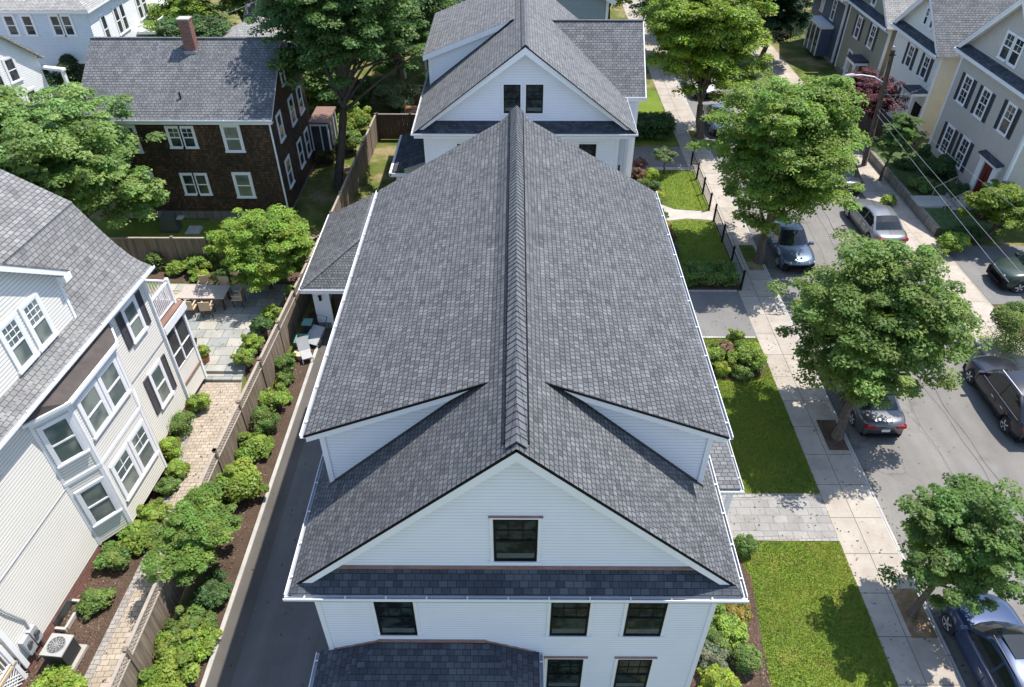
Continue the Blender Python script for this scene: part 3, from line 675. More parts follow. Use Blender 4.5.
# shed dormers
for s in (-1, 1):
    YD0, YD1 = 11.45, 23.25
    dz = lambda x: 10.30 - .395 * (x - .60)
    D = MB(); courses(D, (cx + s * 4.84, YD0, dz(4.84)), (cx + s * 4.84, YD1, dz(4.84)), (cx + s * .56, YD0, dz(.56)), (cx + s * .56, YB, dz(.56)))
    dr = H.part('dormer_roof', D, 'roof')
    H.part('roof_edge', MB().slab([(cx + s * .62, YD0 - .015, dz(.62) - .012), (cx + s * 4.86, YD0 - .015, dz(4.86) - .012), (cx + s * 4.86, YD1, dz(4.86) - .012), (cx + s * .62, YB, dz(.62) - .012)], .05), 'black', dr)
    dw = MB()
    dw.lap((cx, 11.7, 0), X_ * s, -Y_, [(1.0, ZR - KK * 1.0), (4.55, ZR - KK * 4.55 + .01), (4.55, dz(4.55) - .06), (1.0, dz(1.0) - .06)], .105, .006)
    dw.lap((cx + s * 4.56, 0, 0), Y_, X_ * s, [(11.7, 6.7), (YD1 - .2, 6.7), (YD1 - .2, dz(4.56) - .06), (11.7, dz(4.56) - .06)], .105, .006)
    dw.lap((cx, YD1 - .2, 0), X_ * s, Y_, [(1.0, ZR - KK * 1.0), (4.55, ZR - KK * 4.55), (4.55, dz(4.55) - .06), (1.0, dz(1.0) - .06)], .2, .013)
    w_ = H.part('dormer_wall', dw, 'white')
    dt = MB(); a = cx + s * 4.46; dt.box(min(a, a + s * .13), max(a, a + s * .13), 11.665, 11.74, 6.72, dz(4.6) - .08)
    # frieze under the dormer rake
    P = [(.95, dz(.95) - .065), (4.82, dz(4.82) - .065), (4.82, dz(4.82) - .24), (1.5, dz(1.5) - .24)]
    for yy in (YD0 + .01, 11.67):
        q = [(cx + s * x, yy, z) for x, z in P] + [(cx + s * x, yy + .025, z) for x, z in P]
        dt.mesh(q, [(0, 1, 2, 3), (7, 6, 5, 4), (0, 4, 5, 1), (1, 5, 6, 2), (2, 6, 7, 3)])
    dt.slab([(cx + s * .9, YD0 + .03, dz(.9) - .075), (cx + s * 4.84, YD0 + .03, dz(4.84) - .075), (cx + s * 4.84, 11.69, dz(4.84) - .075), (cx + s * .9, 11.69, dz(.9) - .075)], .02)
    H.part('dormer_trim', dt, 'trim', w_)
    # dark step flashing at the foot of the cheek
    fl = MB(); nrm = V((s * KK, 0, 1)).normalized()
    A = V((cx + s * .75, 11.69, ZR - KK * .75)); B = V((cx + s * 4.62, 11.69, ZR - KK * 4.62))
    A2 = A + V((0, -.05, 0)); B2 = B + V((0, -.09, 0))
    fl.slab([A + nrm * .016, B + nrm * .016, B2 + nrm * .016, A2 + nrm * .016], .01)
    H.part('step_flashing', fl, 'darkmetal', w_)
    gutter(H, (cx + s * 4.85, YD0, dz(4.84)), (cx + s * 4.85, YD1, dz(4.84)), (s, 0, 0), .1, strap=1.2)
# windows
Wn = dict(trim='trim', sash='black', gl='glass', cw=.08, grid=(3, 2), proud=.035)
window(H, (0, W0, 0), X_, -Y_, -.44, .5, 6.92, 8.40, **dict(Wn, cw=.07), cap='copper')
for u0, u1 in ((-3.3, -2.38), (.88, 1.8), (2.7, 3.62)): window(H, (0, W0, 0), X_, -Y_, u0, u1, 3.76, 5.42, **Wn)
for u0, u1 in ((.88, 1.8), (2.7, 3.58)): window(H, (0, W0, 0), X_, -Y_, u0, u1, .98, 2.58, **Wn, cap='copper')
# front porch roof
pz = 3.43
p_ = MB(); courses(p_, (-4.95, 7.75, 2.87), (.65, 7.75, 2.87), (-3.36, 9.36, pz), (-.72, 9.36, pz)); courses(p_, (-4.95, 9.36, 2.87), (-4.95, 7.75, 2.87), (-3.36, 9.36, pz), (-3.36, 9.36, pz)); courses(p_, (.65, 7.75, 2.87), (.65, 9.36, 2.87), (-.72, 9.36, pz), (-.72, 9.36, pz))
po = H.part('porch_roof', p_, 'roof_dark'); H.part('copper_flashing', MB().box(-3.4, -.7, 9.29, 9.335, pz + .0, pz + .06), 'copper', po)
fl = MB().bar((-4.72, 9.33, 2.95), (-3.36, 9.33, pz + .01), .04, .05).bar((.5, 9.33, 2.93), (-.72, 9.33, pz + .01), .04, .05); H.part('wall_flashing', fl, 'copper', po)
gutter(H, (-4.96, 7.74, 2.86), (-4.96, 9.33, 2.86), (-1, 0, 0)); gutter(H, (.66, 7.74, 2.86), (.66, 9.33, 2.86), (1, 0, 0)); gutter(H, (-4.96, 7.74, 2.86), (.66, 7.74, 2.86), (0, -1, 0))
H.part('porch_ceiling', MB().box(-4.9, .6, 7.8, 9.33, 2.7, 2.84), 'trim', po)
pw = MB()
for x in (-4.75, -2.1, .4): pw.box(x - .1, x + .1, 7.88, 8.08, 0, 2.7)
H.part('porch_post', pw, 'trim', po)
# side entry porch
sp = MB().box(4.8, 7.02, 14.55, 17.6, 2.92, 3.0); so_ = H.part('entry_roof', sp, 'roof_far')
H.part('entry_fascia', MB().box(4.8, 6.99, 14.6, 17.55, 2.68, 2.915), 'trim', so_)
gutter(H, (4.75, 14.54, 2.98), (7.12, 14.54, 2.98), (0, -1, 0)); gutter(H, (7.03, 14.56, 2.98), (7.03, 17.6, 2.98), (1, 0, 0))
H.part('entry_post', MB().box(6.75, 6.9, 14.7, 14.85, .3, 2.68).box(6.75, 6.9, 17.3, 17.45, .3, 2.68), 'trim', so_)
H.part('entry_stoop', MB().box(4.76, 7.08, 14.6, 17.5, -.05, .3).box(4.76, 7.09, 13.0, 14.59, -.05, .04), 'white_conc')

# ================================================================== WHITE HOUSE BEHIND
B = Thing('white_house', 'white clapboard house with twin black attic windows, standing behind the main house', 'house', (.44, 40, 0))
c2 = .44; Z2 = 10.35; K2 = .753; E2 = 5.38
r = MB(); e_ = MB()
for s in (-1, 1):
    a = (c2 + s * E2, 33.5, Z2 - K2 * E2); b_ = (c2 + s * E2, 47, Z2 - K2 * E2); r0 = (c2, 33.7, Z2); r1 = (c2, 47, Z2)
    courses(r, a, b_, r0, r1); e_.slab([tuple(V(q) - V((0, 0, .012))) for q in (a, b_, r1, r0)], .035)
rf = B.part('roof', r, 'roof_far'); B.part('roof_edge', e_, 'darkmetal', rf)
rg = MB(); 
for s in (-1, 1): rg.slab([(c2, 33.7, Z2 + .05), (c2 + s * .18, 33.7, Z2 - K2 * .18 + .05), (c2 + s * .18, 47, Z2 - K2 * .18 + .05), (c2, 47, Z2 + .05)], .03)
B.part('ridge_cap', rg, 'roof_ridge', rf)
w2 = MB().lap((0, 34.3, 0), X_, -Y_, [(-4.5, .4), (5.12, .4), (5.12, 6.25), (-4.5, 6.25)], .125, .02); B.part('front_wall', w2, 'white')
B.part('gable_wall', MB().lap((0, 34.3, 0), X_, -Y_, [(-4.5, 6.6), (5.38, 6.6), (c2, Z2 - .2)], .125, .02), 'white')
w3 = MB().lap((-4.5, 0, 0), Y_, -X_, [(34.3, .4), (47, .4), (47, 6.2), (34.3, 6.2)], .125, .02).lap((5.75, 0, 0), Y_, X_, [(35.2, .4), (47, .4), (47, 6.2), (35.2, 6.2)], .125, .02)
w3.lap((0, 35.2, 0), X_, -Y_, [(5.1, .4), (5.75, .4), (5.75, 6.2), (5.1, 6.2)], .125, .02)
B.part('side_wall', w3, 'white')
B.part('rear_wall', MB().lap((0, 46.9, 0), X_, Y_, [(-4.5, .4), (5.7, .4), (5.5, 6.2), (c2, Z2 - .2), (-4.5, 6.2)], .25, .014), 'white')
cb = MB().box(-4.55, -4.35, 34.26, 34.32, .3, 6.2).box(4.98, 5.16, 34.26, 34.4, .3, 6.2).box(5.6, 5.78, 35.16, 35.3, .3, 6.2)
B.part('corner_board', cb, 'trim'); B.part('downpipe', MB().tube([(5.3, 34.45, .2), (5.3, 34.45, 4.2)], .05), 'black')
rk = MB()
for s in (-1, 1):
    P = [(c2, Z2 - .09), (c2 + s * 5.2, Z2 - K2 * 5.2 - .09), (c2 + s * 4.95, Z2 - K2 * 5.2 - .09), (c2, Z2 - .42)]
    q = [(x, 33.72, z) for x, z in P] + [(x, 33.77, z) for x, z in P]; rk.mesh(q, [(0, 1, 2, 3), (7, 6, 5, 4), (0, 4, 5, 1), (1, 5, 6, 2), (2, 6, 7, 3)])
    rk.slab([(c2, 33.77, Z2 - .12), (c2 + s * 5, 33.77, Z2 - K2 * 5 - .12), (c2 + s * 5, 34.32, Z2 - K2 * 5 - .12), (c2, 34.32, Z2 - .12)], .03)
B.part('rake_board', rk, 'trim')
pt = MB(); courses(pt, (c2 - E2, 33.5, 6.3), (c2 + E2, 33.5, 6.3), (c2 - 4.95, 34.31, 6.62), (c2 + 4.95, 34.31, 6.62)); B.part('pent_roof', pt, 'roof_dark')
gutter(B, (c2 - E2 - .1, 33.49, 6.3), (c2 + E2 + .1, 33.49, 6.3), (0, -1, 0)); gutter(B, (c2 - E2, 33.5, 6.3), (c2 - E2, 47, 6.3), (-1, 0, 0)); gutter(B, (c2 + E2, 33.5, 6.3), (c2 + E2, 38.1, 6.3), (1, 0, 0))
B.part('fascia', MB().box(c2 - E2 + .03, c2 + E2 - .03, 33.53, 33.57, 6.02, 6.27).box(c2 - E2 + .05, c2 + E2 - .05, 33.57, 34.3, 6.02, 6.05).box(c2 - E2 + .02, c2 - E2 + .06, 33.57, 47, 6.02, 6.27).box(c2 + E2 - .06, c2 + E2 - .02, 33.57, 47, 6.02, 6.27), 'trim')
for u0, u1 in ((-.56, .24), (.5, 1.32)): window(B, (0, 34.3, 0), X_, -Y_, u0, u1, 7.0, 8.38, **dict(Wn, cw=.11, grid=(2, 2)))
for u0, u1 in ((-2.9, -2.1), (3.18, 4.04)): window(B, (0, 34.3, 0), X_, -Y_, u0, u1, 4.3, 5.42, **dict(Wn, cw=.07, rail=False, grid=(2, 2)))
# left dormer
dz = lambda x: 10.05 - .38 * (x - .5)
d_ = MB(); courses(d_, (c2 - 5.3, 38.9, dz(5.3)), (c2 - 5.3, 46.6, dz(5.3)), (c2 - .5, 38.9, dz(.5)), (c2 - .5, 46.6, dz(.5))); dr = B.part('dormer_roof', d_, 'roof_far')
w_ = MB().lap((c2, 39.2, 0), -X_, -Y_, [(.9, Z2 - K2 * .9), (5.0, Z2 - K2 * 5.0), (5.0, dz(5) - .05), (.9, dz(.9) - .05)], .125, .02).lap((c2 - 5.0, 0, 0), Y_, -X_, [(39.2, 6.5), (46.5, 6.5), (46.5, dz(5)), (39.2, dz(5))], .125, .02)
dwl = B.part('dormer_wall', w_, 'white')
P = [(.7, dz(.7) - .01), (5.3, dz(5.3) - .01), (5.3, dz(5.3) - .3), (1.4, dz(1.4) - .3)]; q = [(c2 - x, 38.9, z) for x, z in P] + [(c2 - x, 38.95, z) for x, z in P]
dt = MB().mesh(q, [(0, 1, 2, 3), (7, 6, 5, 4), (0, 4, 5, 1), (1, 5, 6, 2), (2, 6, 7, 3)]); dt.slab([(c2 - .9, 38.95, dz(.9) - .06), (c2 - 5.28, 38.95, dz(5.28) - .06), (c2 - 5.28, 39.2, dz(5.28) - .06), (c2 - .9, 39.2, dz(.9) - .06)], .03)
dt.box(c2 - 5.05, c2 - 4.85, 39.16, 39.24, 6.5, dz(5) - .1); B.part('dormer_trim', dt, 'trim', dwl)
fl = MB().bar((c2 - .9, 39.12, Z2 - K2 * .9 + .03), (c2 - 5, 39.12, Z2 - K2 * 5 + .03), .12, .02); B.part('step_flashing', fl, 'darkmetal', dwl)
# right cross gable
cg = MB(); courses(cg, (4.2, 38.15, 6.32), (6.95, 38.15, 6.32), (1.6, 41.7, 9.2), (6.95, 41.7, 9.2)); courses(cg, (6.95, 45.2, 6.32), (4.2, 45.2, 6.32), (6.95, 41.7, 9.2), (1.6, 41.7, 9.2))
# fill triangle west of eave start
cgr = B.part('cross_gable_roof', cg, 'roof_far')
B.part('ridge_cap', MB().bar((1.7, 41.7, 9.21), (6.95, 41.7, 9.21), .2, .02), 'roof_ridge', cgr)
cw_ = MB().lap((0, 38.45, 0), X_, -Y_, [(5.75, .4), (6.6, .4), (6.6, 6.2), (5.75, 6.2)], .125, .02).lap((6.6, 0, 0), Y_, X_, [(38.45, .4), (44.9, .4), (44.9, 6.2), (41.7, 8.9), (38.45, 6.2)], .125, .02)
B.part('wing_wall', cw_, 'white'); B.part('corner_board', MB().box(6.45, 6.64, 38.41, 38.5, .3, 6.2), 'trim')
B.part('fascia', MB().box(5.7, 6.97, 38.1, 38.16, 6.1, 6.32).box(5.7, 6.9, 38.16, 38.45, 6.08, 6.12).bar((6.93, 38.15, 6.22), (6.93, 41.7, 9.1), .05, .2), 'trim')
# low roof on the left
lr = MB(); courses(lr, (-6.75, 36.36, 2.8), (-6.75, 41.3, 2.8), (-4.5, 36.36, 3.55), (-4.5, 41.3, 3.55)); l_ = B.part('lean_to_roof', lr, 'roof_dark')
B.part('fascia', MB().box(-6.85, -6.73, 36.3, 41.3, 2.65, 2.82).box(-6.8, -4.5, 36.3, 36.35, 2.6, 2.8), 'trim', l_); B.part('lean_to_post', MB().box(-6.5, -6.3, 36.5, 36.7, 0, 2.65).box(-6.5, -6.3, 40.8, 41, 0, 2.65), 'trim', l_)
B.part('lean_to_wall', MB().box(-6.3, -4.55, 38.2, 38.3, 0, 2.75), 'white', l_)

# ================================================================== GARAGE
Gt = Thing('garage', 'small white garage with grey hip roof beside the main house driveway', 'garage', (-6.9, 29, 0))
ax = -6.9; gz = 2.6; rz_ = gz + .48 * 2.4
g = MB(); courses(g, (-9.3, 25.7, gz), (-4.6, 25.7, gz), (ax, 28.1, rz_), (ax, 28.1, rz_)); courses(g, (-9.3, 32.2, gz), (-9.3, 25.7, gz), (ax, 32.2, rz_), (ax, 28.1, rz_)); courses(g, (-4.6, 25.7, gz), (-4.6, 32.2, gz), (ax, 28.1, rz_), (ax, 32.2, rz_))
gr = Gt.part('roof', g, 'roof'); Gt.part('hip_cap', MB().bar((-9.25, 25.75, gz + .03), (ax, 28.1, rz_ + .03), .22, .03).bar((ax, 28.1, rz_ + .03), (ax, 32.2, rz_ + .03), .22, .03), 'roof_ridge', gr)
Gt.part('fascia', MB().box(-9.32, -4.6, 25.66, 25.72, gz - .2, gz - .005).box(-9.36, -9.3, 25.66, 32.2, gz - .2, gz - .005).box(-9.28, -4.7, 25.72, 26.3, gz - .2, gz - .17).box(-9.3, -9.0, 26.3, 32.2, gz - .2, gz - .17), 'trim')
gw = MB().lap((0, 26.3, 0), X_, -Y_, [(-9.0, .35), (-8.3, .35), (-8.3, 2.4), (-9.0, 2.4)], .11, .013).lap((0, 26.3, 0), X_, -Y_, [(-8.3, 2.1), (-4.8, 2.1), (-4.8, 2.4), (-8.3, 2.4)], .11, .013).lap((-9.0, 0, 0), Y_, -X_, [(26.3, .35), (32, .35), (32, 2.4), (26.3, 2.4)], .11, .013)
gw.lap((0, 32, 0), X_, Y_, [(-9.0, .35), (-4.8, .35), (-4.8, 2.4), (ax, rz_), (-9.0, 2.4)], .11, .013)
Gt.part('wall', gw, 'white'); Gt.part('foundation', MB().box(-9.02, -8.28, 26.28, 26.4, -.02, .35).box(-8.98, -8.9, 26.4, 32, -.02, .35), 'stone')
Gt.part('door_trim', MB().box(-8.38, -8.26, 26.25, 26.34, .0, 2.15).box(-8.26, -5.0, 26.25, 26.34, 2.03, 2.15), 'trim')
Gt.part('garage_door', MB().box(-8.25, -5, 26.75, 26.8, 0, 2.1), 'woodd')
wl = MB().box(-8.72, -8.62, 26.2, 26.29, 1.62, 1.85).box(-8.74, -8.6, 26.18, 26.29, 1.85, 1.88); Gt.part('wall_lantern', wl, 'black')
# ================================================================== LEFT NEIGHBOUR (turned 5 degrees)
TH = R(-5.0)
def fr(n_, s_): return (n_ * math.cos(TH) - s_ * math.sin(TH), n_ * math.sin(TH) + s_ * math.cos(TH), 0)
L = Thing('neighbour_house', 'cream white sided house with gambrel roof and two storey bay beside the paver path', 'house', fr(-18, 14), TH, (-18, 14, 0))
NW = -14.83; S0, S1 = 8.9, 19.8
lw = MB().lap((NW, 0, 0), Y_, X_, [(S0, .5), (S1, .5), (S1, 6.55), (S0, 6.55)], .112, .007)
lw.lap((0, S1, 0), X_, Y_, [(-25, .5), (NW, .5), (NW, 6.6), (-25, 6.6)], .2, .012).lap((0, S0, 0), X_, -Y_, [(-25, .5), (NW, .5), (NW, 6.6), (-25, 6.6)], .112, .007)
lw.lap((-16.4, 0, 0), Y_, X_, [(2, .5), (S0, .5), (S0, 6.5), (2, 6.5)], .112, .007)
L.part('wall', lw, 'cream_white')
bf = MB().box(-25, NW + .0, S0, S1, -.3, .5); L.part('foundation', bf, 'brickred')
bay = [(-14.83, 12.95), (-14.16, 13.87), (-14.16, 16.42), (-14.83, 17.25)]
bm = MB()
for (a, b_) in zip(bay, bay[1:]):
    u = V((b_[0] - a[0], b_[1] - a[1], 0)); Ln = u.length; u.normalize(); n_ = V((u.y, -u.x, 0))
    bm.lap((a[0], a[1], 0), u, n_, [(0, .5), (Ln, .5), (Ln, 3.4), (0, 3.4)], .112, .007); bm.lap((a[0], a[1], 0), u, n_, [(0, 3.52), (Ln, 3.52), (Ln, 6.08), (0, 6.08)], .112, .007)
by = L.part('bay', bm, 'cream_white')
bt = MB()
for (a, b_) in zip(bay, bay[1:]):
    u = V((b_[0] - a[0], b_[1] - a[1], 0)); Ln = u.length; u.normalize(); n_ = V((u.y, -u.x, 0)); O = (a[0], a[1], 0)
    bt.obox(O, u, n_, 0, Ln, 3.4, 3.52, -.02, .03)
    for x0, x1 in ((0, .09), (Ln - .09, Ln)): bt.obox(O, u, n_, x0 + .0, x1, .45, 6.08, .0, .022)
    bt.obox(O, u, n_, 0, Ln, 5.98, 6.12, 0, .08)
L.part('bay_trim', bt, 'trim', by)
br = MB(); o0, o1 = (-14.02, 13.8, 6.2), (-14.02, 16.5, 6.2); i0, i1 = (-14.66, 13.1, 6.6), (-14.66, 17.15, 6.6); w0, w1 = (-14.8, 12.75, 6.2), (-14.8, 17.45, 6.2)
br.slab([o0, o1, i1, i0], .06); br.slab([w0, o0, i0], .06); br.slab([o1, w1, i1], .06); L.part('bay_roof', br, 'grime', by)
gt = MB().bar(w0, o0, .09, .1).bar(o0, o1, .09, .1).bar(o1, w1, .09, .1); L.part('bay_gutter', gt, 'trim', by)
# roof
prof = [(-14.5, 6.76), (-14.82, 6.9), (-15.12, 7.13), (-15.45, 7.52), (-15.81, 8.04), (-16.49, 9.16)]
lr = MB(); und = MB()
for a, b_ in zip(prof, prof[1:]):
    courses(lr, (a[0], 2, a[1]), (a[0], 20.08, a[1]), (b_[0], 2, b_[1]), (b_[0], 20.08, b_[1]), .15)
courses(lr, (-16.42, 2, 9.12), (-16.42, 20.08, 9.12), (-20.3, 2, 11.25), (-20.3, 20.08, 11.25), .15)
courses(lr, (-25.5, 20.08, 7), (-25.5, 2, 7), (-20.3, 20.08, 11.25), (-20.3, 2, 11.25), .15)
lrf = L.part('roof', lr, 'roof_left')
for a, b_ in zip(prof + [(-20.3, 11.25)], (prof + [(-20.3, 11.25)])[1:]): und.slab([(a[0], 2, a[1] - .012), (a[0], 20.08, a[1] - .012), (b_[0], 20.08, b_[1] - .012), (b_[0], 2, b_[1] - .012)], .06)
L.part('roof_edge', und, 'trim', lrf)
gutter(L, (-14.49, 2, 6.76), (-14.49, 20.1, 6.76), (1, 0, 0), .11, strap=1.3)
L.part('fascia', MB().box(-14.6, -14.55, 2, 20.0, 6.55, 6.74).box(-14.82, -14.6, 2, 20.0, 6.52, 6.55), 'trim')
# gable dormer facing the path
Dp = -15.1; ap = (13.6, 11.15); dk = .76
zz = lambda s_: ap[1] - dk * abs(s_ - ap[0])
dw = MB().lap((Dp, 0, 0), Y_, X_, [(10.6, 6.92), (16.58, 6.92), (16.58, zz(16.58) - .08), (ap[0], ap[1] - .08), (10.6, zz(10.6) - .08)], .112, .007)
dw.lap((0, 16.58, 0), X_, Y_, [(-18.6, 8.8), (-16.3, 8.8), (-15.1, 7.1), (-15.1, 8.8)], .112, .007)
dwo = L.part('dormer_wall', dw, 'cream_white')
dr = MB()
for s_ in (-1, 1):
    e = 3.25; dr.slab([(-14.82, ap[0], ap[1] + .02), (-14.82, ap[0] + s_ * e, ap[1] - dk * e + .02), (-17.8, ap[0] + s_ * e, ap[1] - dk * e + .02), (-20.6, ap[0], ap[1] + .02)], .05)
L.part('dormer_roof', dr, 'roof_left')
rk = MB()
for s_ in (-1, 1):
    e = 3.2
    P = [(ap[0], ap[1] - .03), (ap[0] + s_ * e, ap[1] - dk * e - .03), (ap[0] + s_ * e, ap[1] - dk * e - .22), (ap[0], ap[1] - .26)]
    for nn, d2 in ((-14.86, .03), (-15.08, .03)):
        q = [(nn, y, z) for y, z in P] + [(nn + d2, y, z) for y, z in P]; rk.mesh(q, [(0, 1, 2, 3), (7, 6, 5, 4), (0, 4, 5, 1), (1, 5, 6, 2), (2, 6, 7, 3)])
    rk.slab([(-14.85, ap[0], ap[1] - .06), (-14.85, ap[0] + s_ * e, ap[1] - dk * e - .06), (-15.1, ap[0] + s_ * e, ap[1] - dk * e - .06), (-15.1, ap[0], ap[1] - .06)], .03)
    a = ap[0] + s_ * 2.95; rk.box(-15.1, -14.82, min(a, a + s_ * .32), max(a, a + s_ * .32), 8.42, 8.62)
    a = ap[0] + s_ * 2.92; rk.box(-15.12, -15.07, min(a, a + s_ * .1), max(a, a + s_ * .1), 6.9, 8.5)
L.part('dormer_trim', rk, 'trim', dwo)
LW = dict(trim='trim', sash='trim', gl='glass_c', cw=.11, grid=(0, 0), proud=.05)
OW = (NW, 0, 0)
for z0, z1 in ((4.82, 6.12), (1.68, 3.22)): window(L, OW, Y_, X_, 18.25, 18.95, z0, z1, **dict(LW), shut='shutterg', shw=.33)
for z0, z1, g_ in ((4.42, 5.82, (0, 0)), (1.45, 2.95, (2, 2))):
    for u0, u1 in ((14.2, 15.05), (15.33, 16.15)): window(L, (-14.16, 0, 0), Y_, X_, u0, u1, z0, z1, **dict(LW, grid=g_))
a, b_ = bay[0], bay[1]; u = V((b_[0] - a[0], b_[1] - a[1], 0)).normalized(); n_ = V((u.y, -u.x, 0))
for z0, z1 in ((4.25, 5.75), (1.38, 2.92)): window(L, (a[0], a[1], 0), u, n_, .22, .95, z0, z1, **dict(LW, cw=.09))
for u0, u1 in ((13.93, 14.56), (14.9, 15.53)): window(L, (Dp, 0, 0), Y_, X_, u0, u1, 7.28, 8.66, **dict(LW, grid=(3, 3)))
bb = MB().box(NW - .01, NW + .022, S0, 12.95, 3.27, 3.31).box(NW - .01, NW + .022, 17.25, S1, 3.68, 3.72)
L.part('belt_flashing', bb, 'gutin')
cb = MB().box(NW - .02, NW + .03, S1 - .12, S1 + .03, .45, 6.55).box(NW - .02, NW + .03, S0 - .03, S0 + .12, .3, 6.55)
L.part('corner_board', cb, 'trim'); L.part('downpipe', MB().bar((NW + .06, S1 - .04, .2), (NW + .06, S1 - .04, 6.6), .07), 'trim')
for s_ in (10.25, 18.7 - 1.2):
    wb = MB().box(NW - .05, NW + .02, s_, s_ + .85, .05, .38); L.part('basement_window', wb, 'glass_b')
    L.part('window_well', MB().box(NW, NW + .34, s_ - .08, s_, -.02, .16).box(NW, NW + .34, s_ + .85, s_ + .93, -.02, .16).box(NW + .28, NW + .36, s_, s_ + .85, -.02, .16), 'concrete')
# screened porch with a roof deck
pb = MB().box(-17.6, -14.9, S1 + .02, 21.45, .3, .42); pc = L.part('porch_floor', pb, 'concrete')
L.part('porch_wall', MB().box(-14.93, -14.86, S1 + .05, 21.35, .35, 1.95).box(-17.5, -14.93, 21.36, 21.42, .35, 1.95), 'cream_white', pc)
L.part('porch_trim', MB().box(-14.85, -14.8, S1 + .05, 21.35, 1.18, 1.25), 'deckw', pc)
L.part('screen', MB().box(-14.91, -14.89, S1 + .05, 21.35, 1.95, 3.78).box(-17.5, -14.93, 21.38, 21.4, 1.95, 3.78), 'screen', pc)
ps = MB().box(-14.94, -14.82, 21.33, 21.45, .3, 3.8).box(-14.93, -14.85, 20.55, 20.63, 1.95, 3.78).box(-14.93, -14.85, S1 + .04, S1 + .14, 1.95, 3.78).box(-14.92, -14.86, S1 + .14, 21.33, 1.9, 1.98).box(-14.92, -14.86, 20.63, 21.33, 2.6, 2.65).box(-14.92, -14.86, S1 + .14, 20.55, 2.6, 2.65)
L.part('porch_frame', ps, 'trim', pc)
L.part('deck_fascia', MB().box(-17.6, -14.72, S1 + .03, 21.55, 3.8, 4.12), 'trim', pc); L.part('deck_surface', MB().box(-17.55, -14.76, S1 + .05, 21.5, 4.12, 4.2), 'deckw', pc)
rl = MB(); rn = -15.0
rl.box(rn - .04, rn + .04, S1 + .1, 21.35, 5.15, 5.22).box(rn - .03, rn + .03, S1 + .1, 21.35, 4.28, 4.33).box(-17.4, rn, 21.28, 21.36, 5.15, 5.22).box(-17.4, rn, 21.29, 21.35, 4.28, 4.33)
rl.box(rn - .06, rn + .06, 21.26, 21.38, 4.2, 5.32).box(rn - .06, rn + .06, S1 + .03, S1 + .13, 4.2, 5.28)
rlo = L.part('deck_railing', rl, 'trim', pc)
bl = MB(); y = S1 + .2
while y < 21.2: bl.box(rn - .015, rn + .015, y, y + .03, 4.33, 5.15); y += .105
x = rn - .12
while x > -17.4: bl.box(x, x + .03, 21.305, 21.335, 4.33, 5.15); x -= .12
L.part('baluster', bl, 'trim', pc)
# side stoop at the near corner
st = MB().box(-16.3, -14.85, 6.6, 8.85, .75, .85); sto = L.part('stoop', st, 'tan')
rl = MB().box(-14.93, -14.87, 6.6, 8.8, 1.62, 1.68).box(-14.93, -14.87, 6.6, 8.8, .92, .97).box(-14.95, -14.85, 8.68, 8.8, .0, 1.75)
y = 6.7
while y < 8.65: rl.box(-14.915, -14.885, y, y + .03, .97, 1.62); y += .12
L.part('stoop_railing', rl, 'trim', sto)
lt = MB(); y = 6.6
while y < 8.4: lt.bar((-14.88, y, .05), (-14.88, y + .7, .72), .02, .03); lt.bar((-14.87, y + .7, .05), (-14.87, y, .72), .02, .03); y += .14
L.part('lattice', lt, 'trim', sto)
# meters and conduit
mt = MB().box(NW + .01, NW + .16, 9.12, 9.4, .6, 1.25).box(NW + .01, NW + .14, 9.46, 9.72, .62, 1.22); mo = L.part('meter_box', mt, 'plastic')
dm = MB()
for s_ in (9.26, 9.59): dm.tube([(NW + .12, s_, 1.0), (NW + .22, s_, 1.0)], .085, 12)
dm.tube([(NW + .05, 9.26, .6), (NW + .05, 9.26, .15), (NW + .05, 9.5, .1)], .02, 6).tube([(NW + .05, 9.6, .62), (NW + .05, 9.66, .1)], .02, 6); L.part('meter', dm, 'acd', mo)
L.part('conduit', MB().tube([(NW + .05, 9.59, 1.22), (NW + .05, 9.62, 1.6), (NW + .06, 9.35, 2.5), (NW + .06, 9.2, 3.2), (NW + .06, 9.15, 6.4)], .028, 6), 'plastic', mo)
# air conditioner
A = Thing('air_conditioner', 'grey outdoor air conditioner with round fan grille on a concrete pad beside the white house', 'air conditioner', fr(-14.0, 9.38), TH, (-14.0, 9.38, 0))
a_ = MB().box(-14.3, -13.7, 9.08, 9.68, .12, .78); A.part('cabinet', a_, 'acd'); A.part('top_cover', MB().box(-14.33, -13.67, 9.05, 9.71, .78, .83), 'ac')
gm = MB(); gm.tube([(-14.0, 9.38, .815), (-14.0, 9.38, .85)], .24, 24); A.part('fan_grille', gm, 'acd')
gm = MB()
for i in range(12): a = i * math.pi / 6; gm.bar((-14.0, 9.38, .858), (-14.0 + .24 * math.cos(a), 9.38 + .24 * math.sin(a), .858), .012)
for rr in (.1, .17, .24):
    P = [(-14.0 + rr * math.cos(t * math.pi / 10), 9.38 + rr * math.sin(t * math.pi / 10), .86) for t in range(21)]; gm.tube(P, .006, 4, False)
A.part('guard', gm, 'ac'); lv = MB()
for i in range(9): z = .17 + i * .065; lv.box(-14.31, -13.69, 9.07, 9.69, z, z + .02)
A.part('louver', lv, 'darkmetal'); A.part('pad', MB().box(-14.42, -13.58, 8.98, 9.8, .0, .12), 'white_conc')

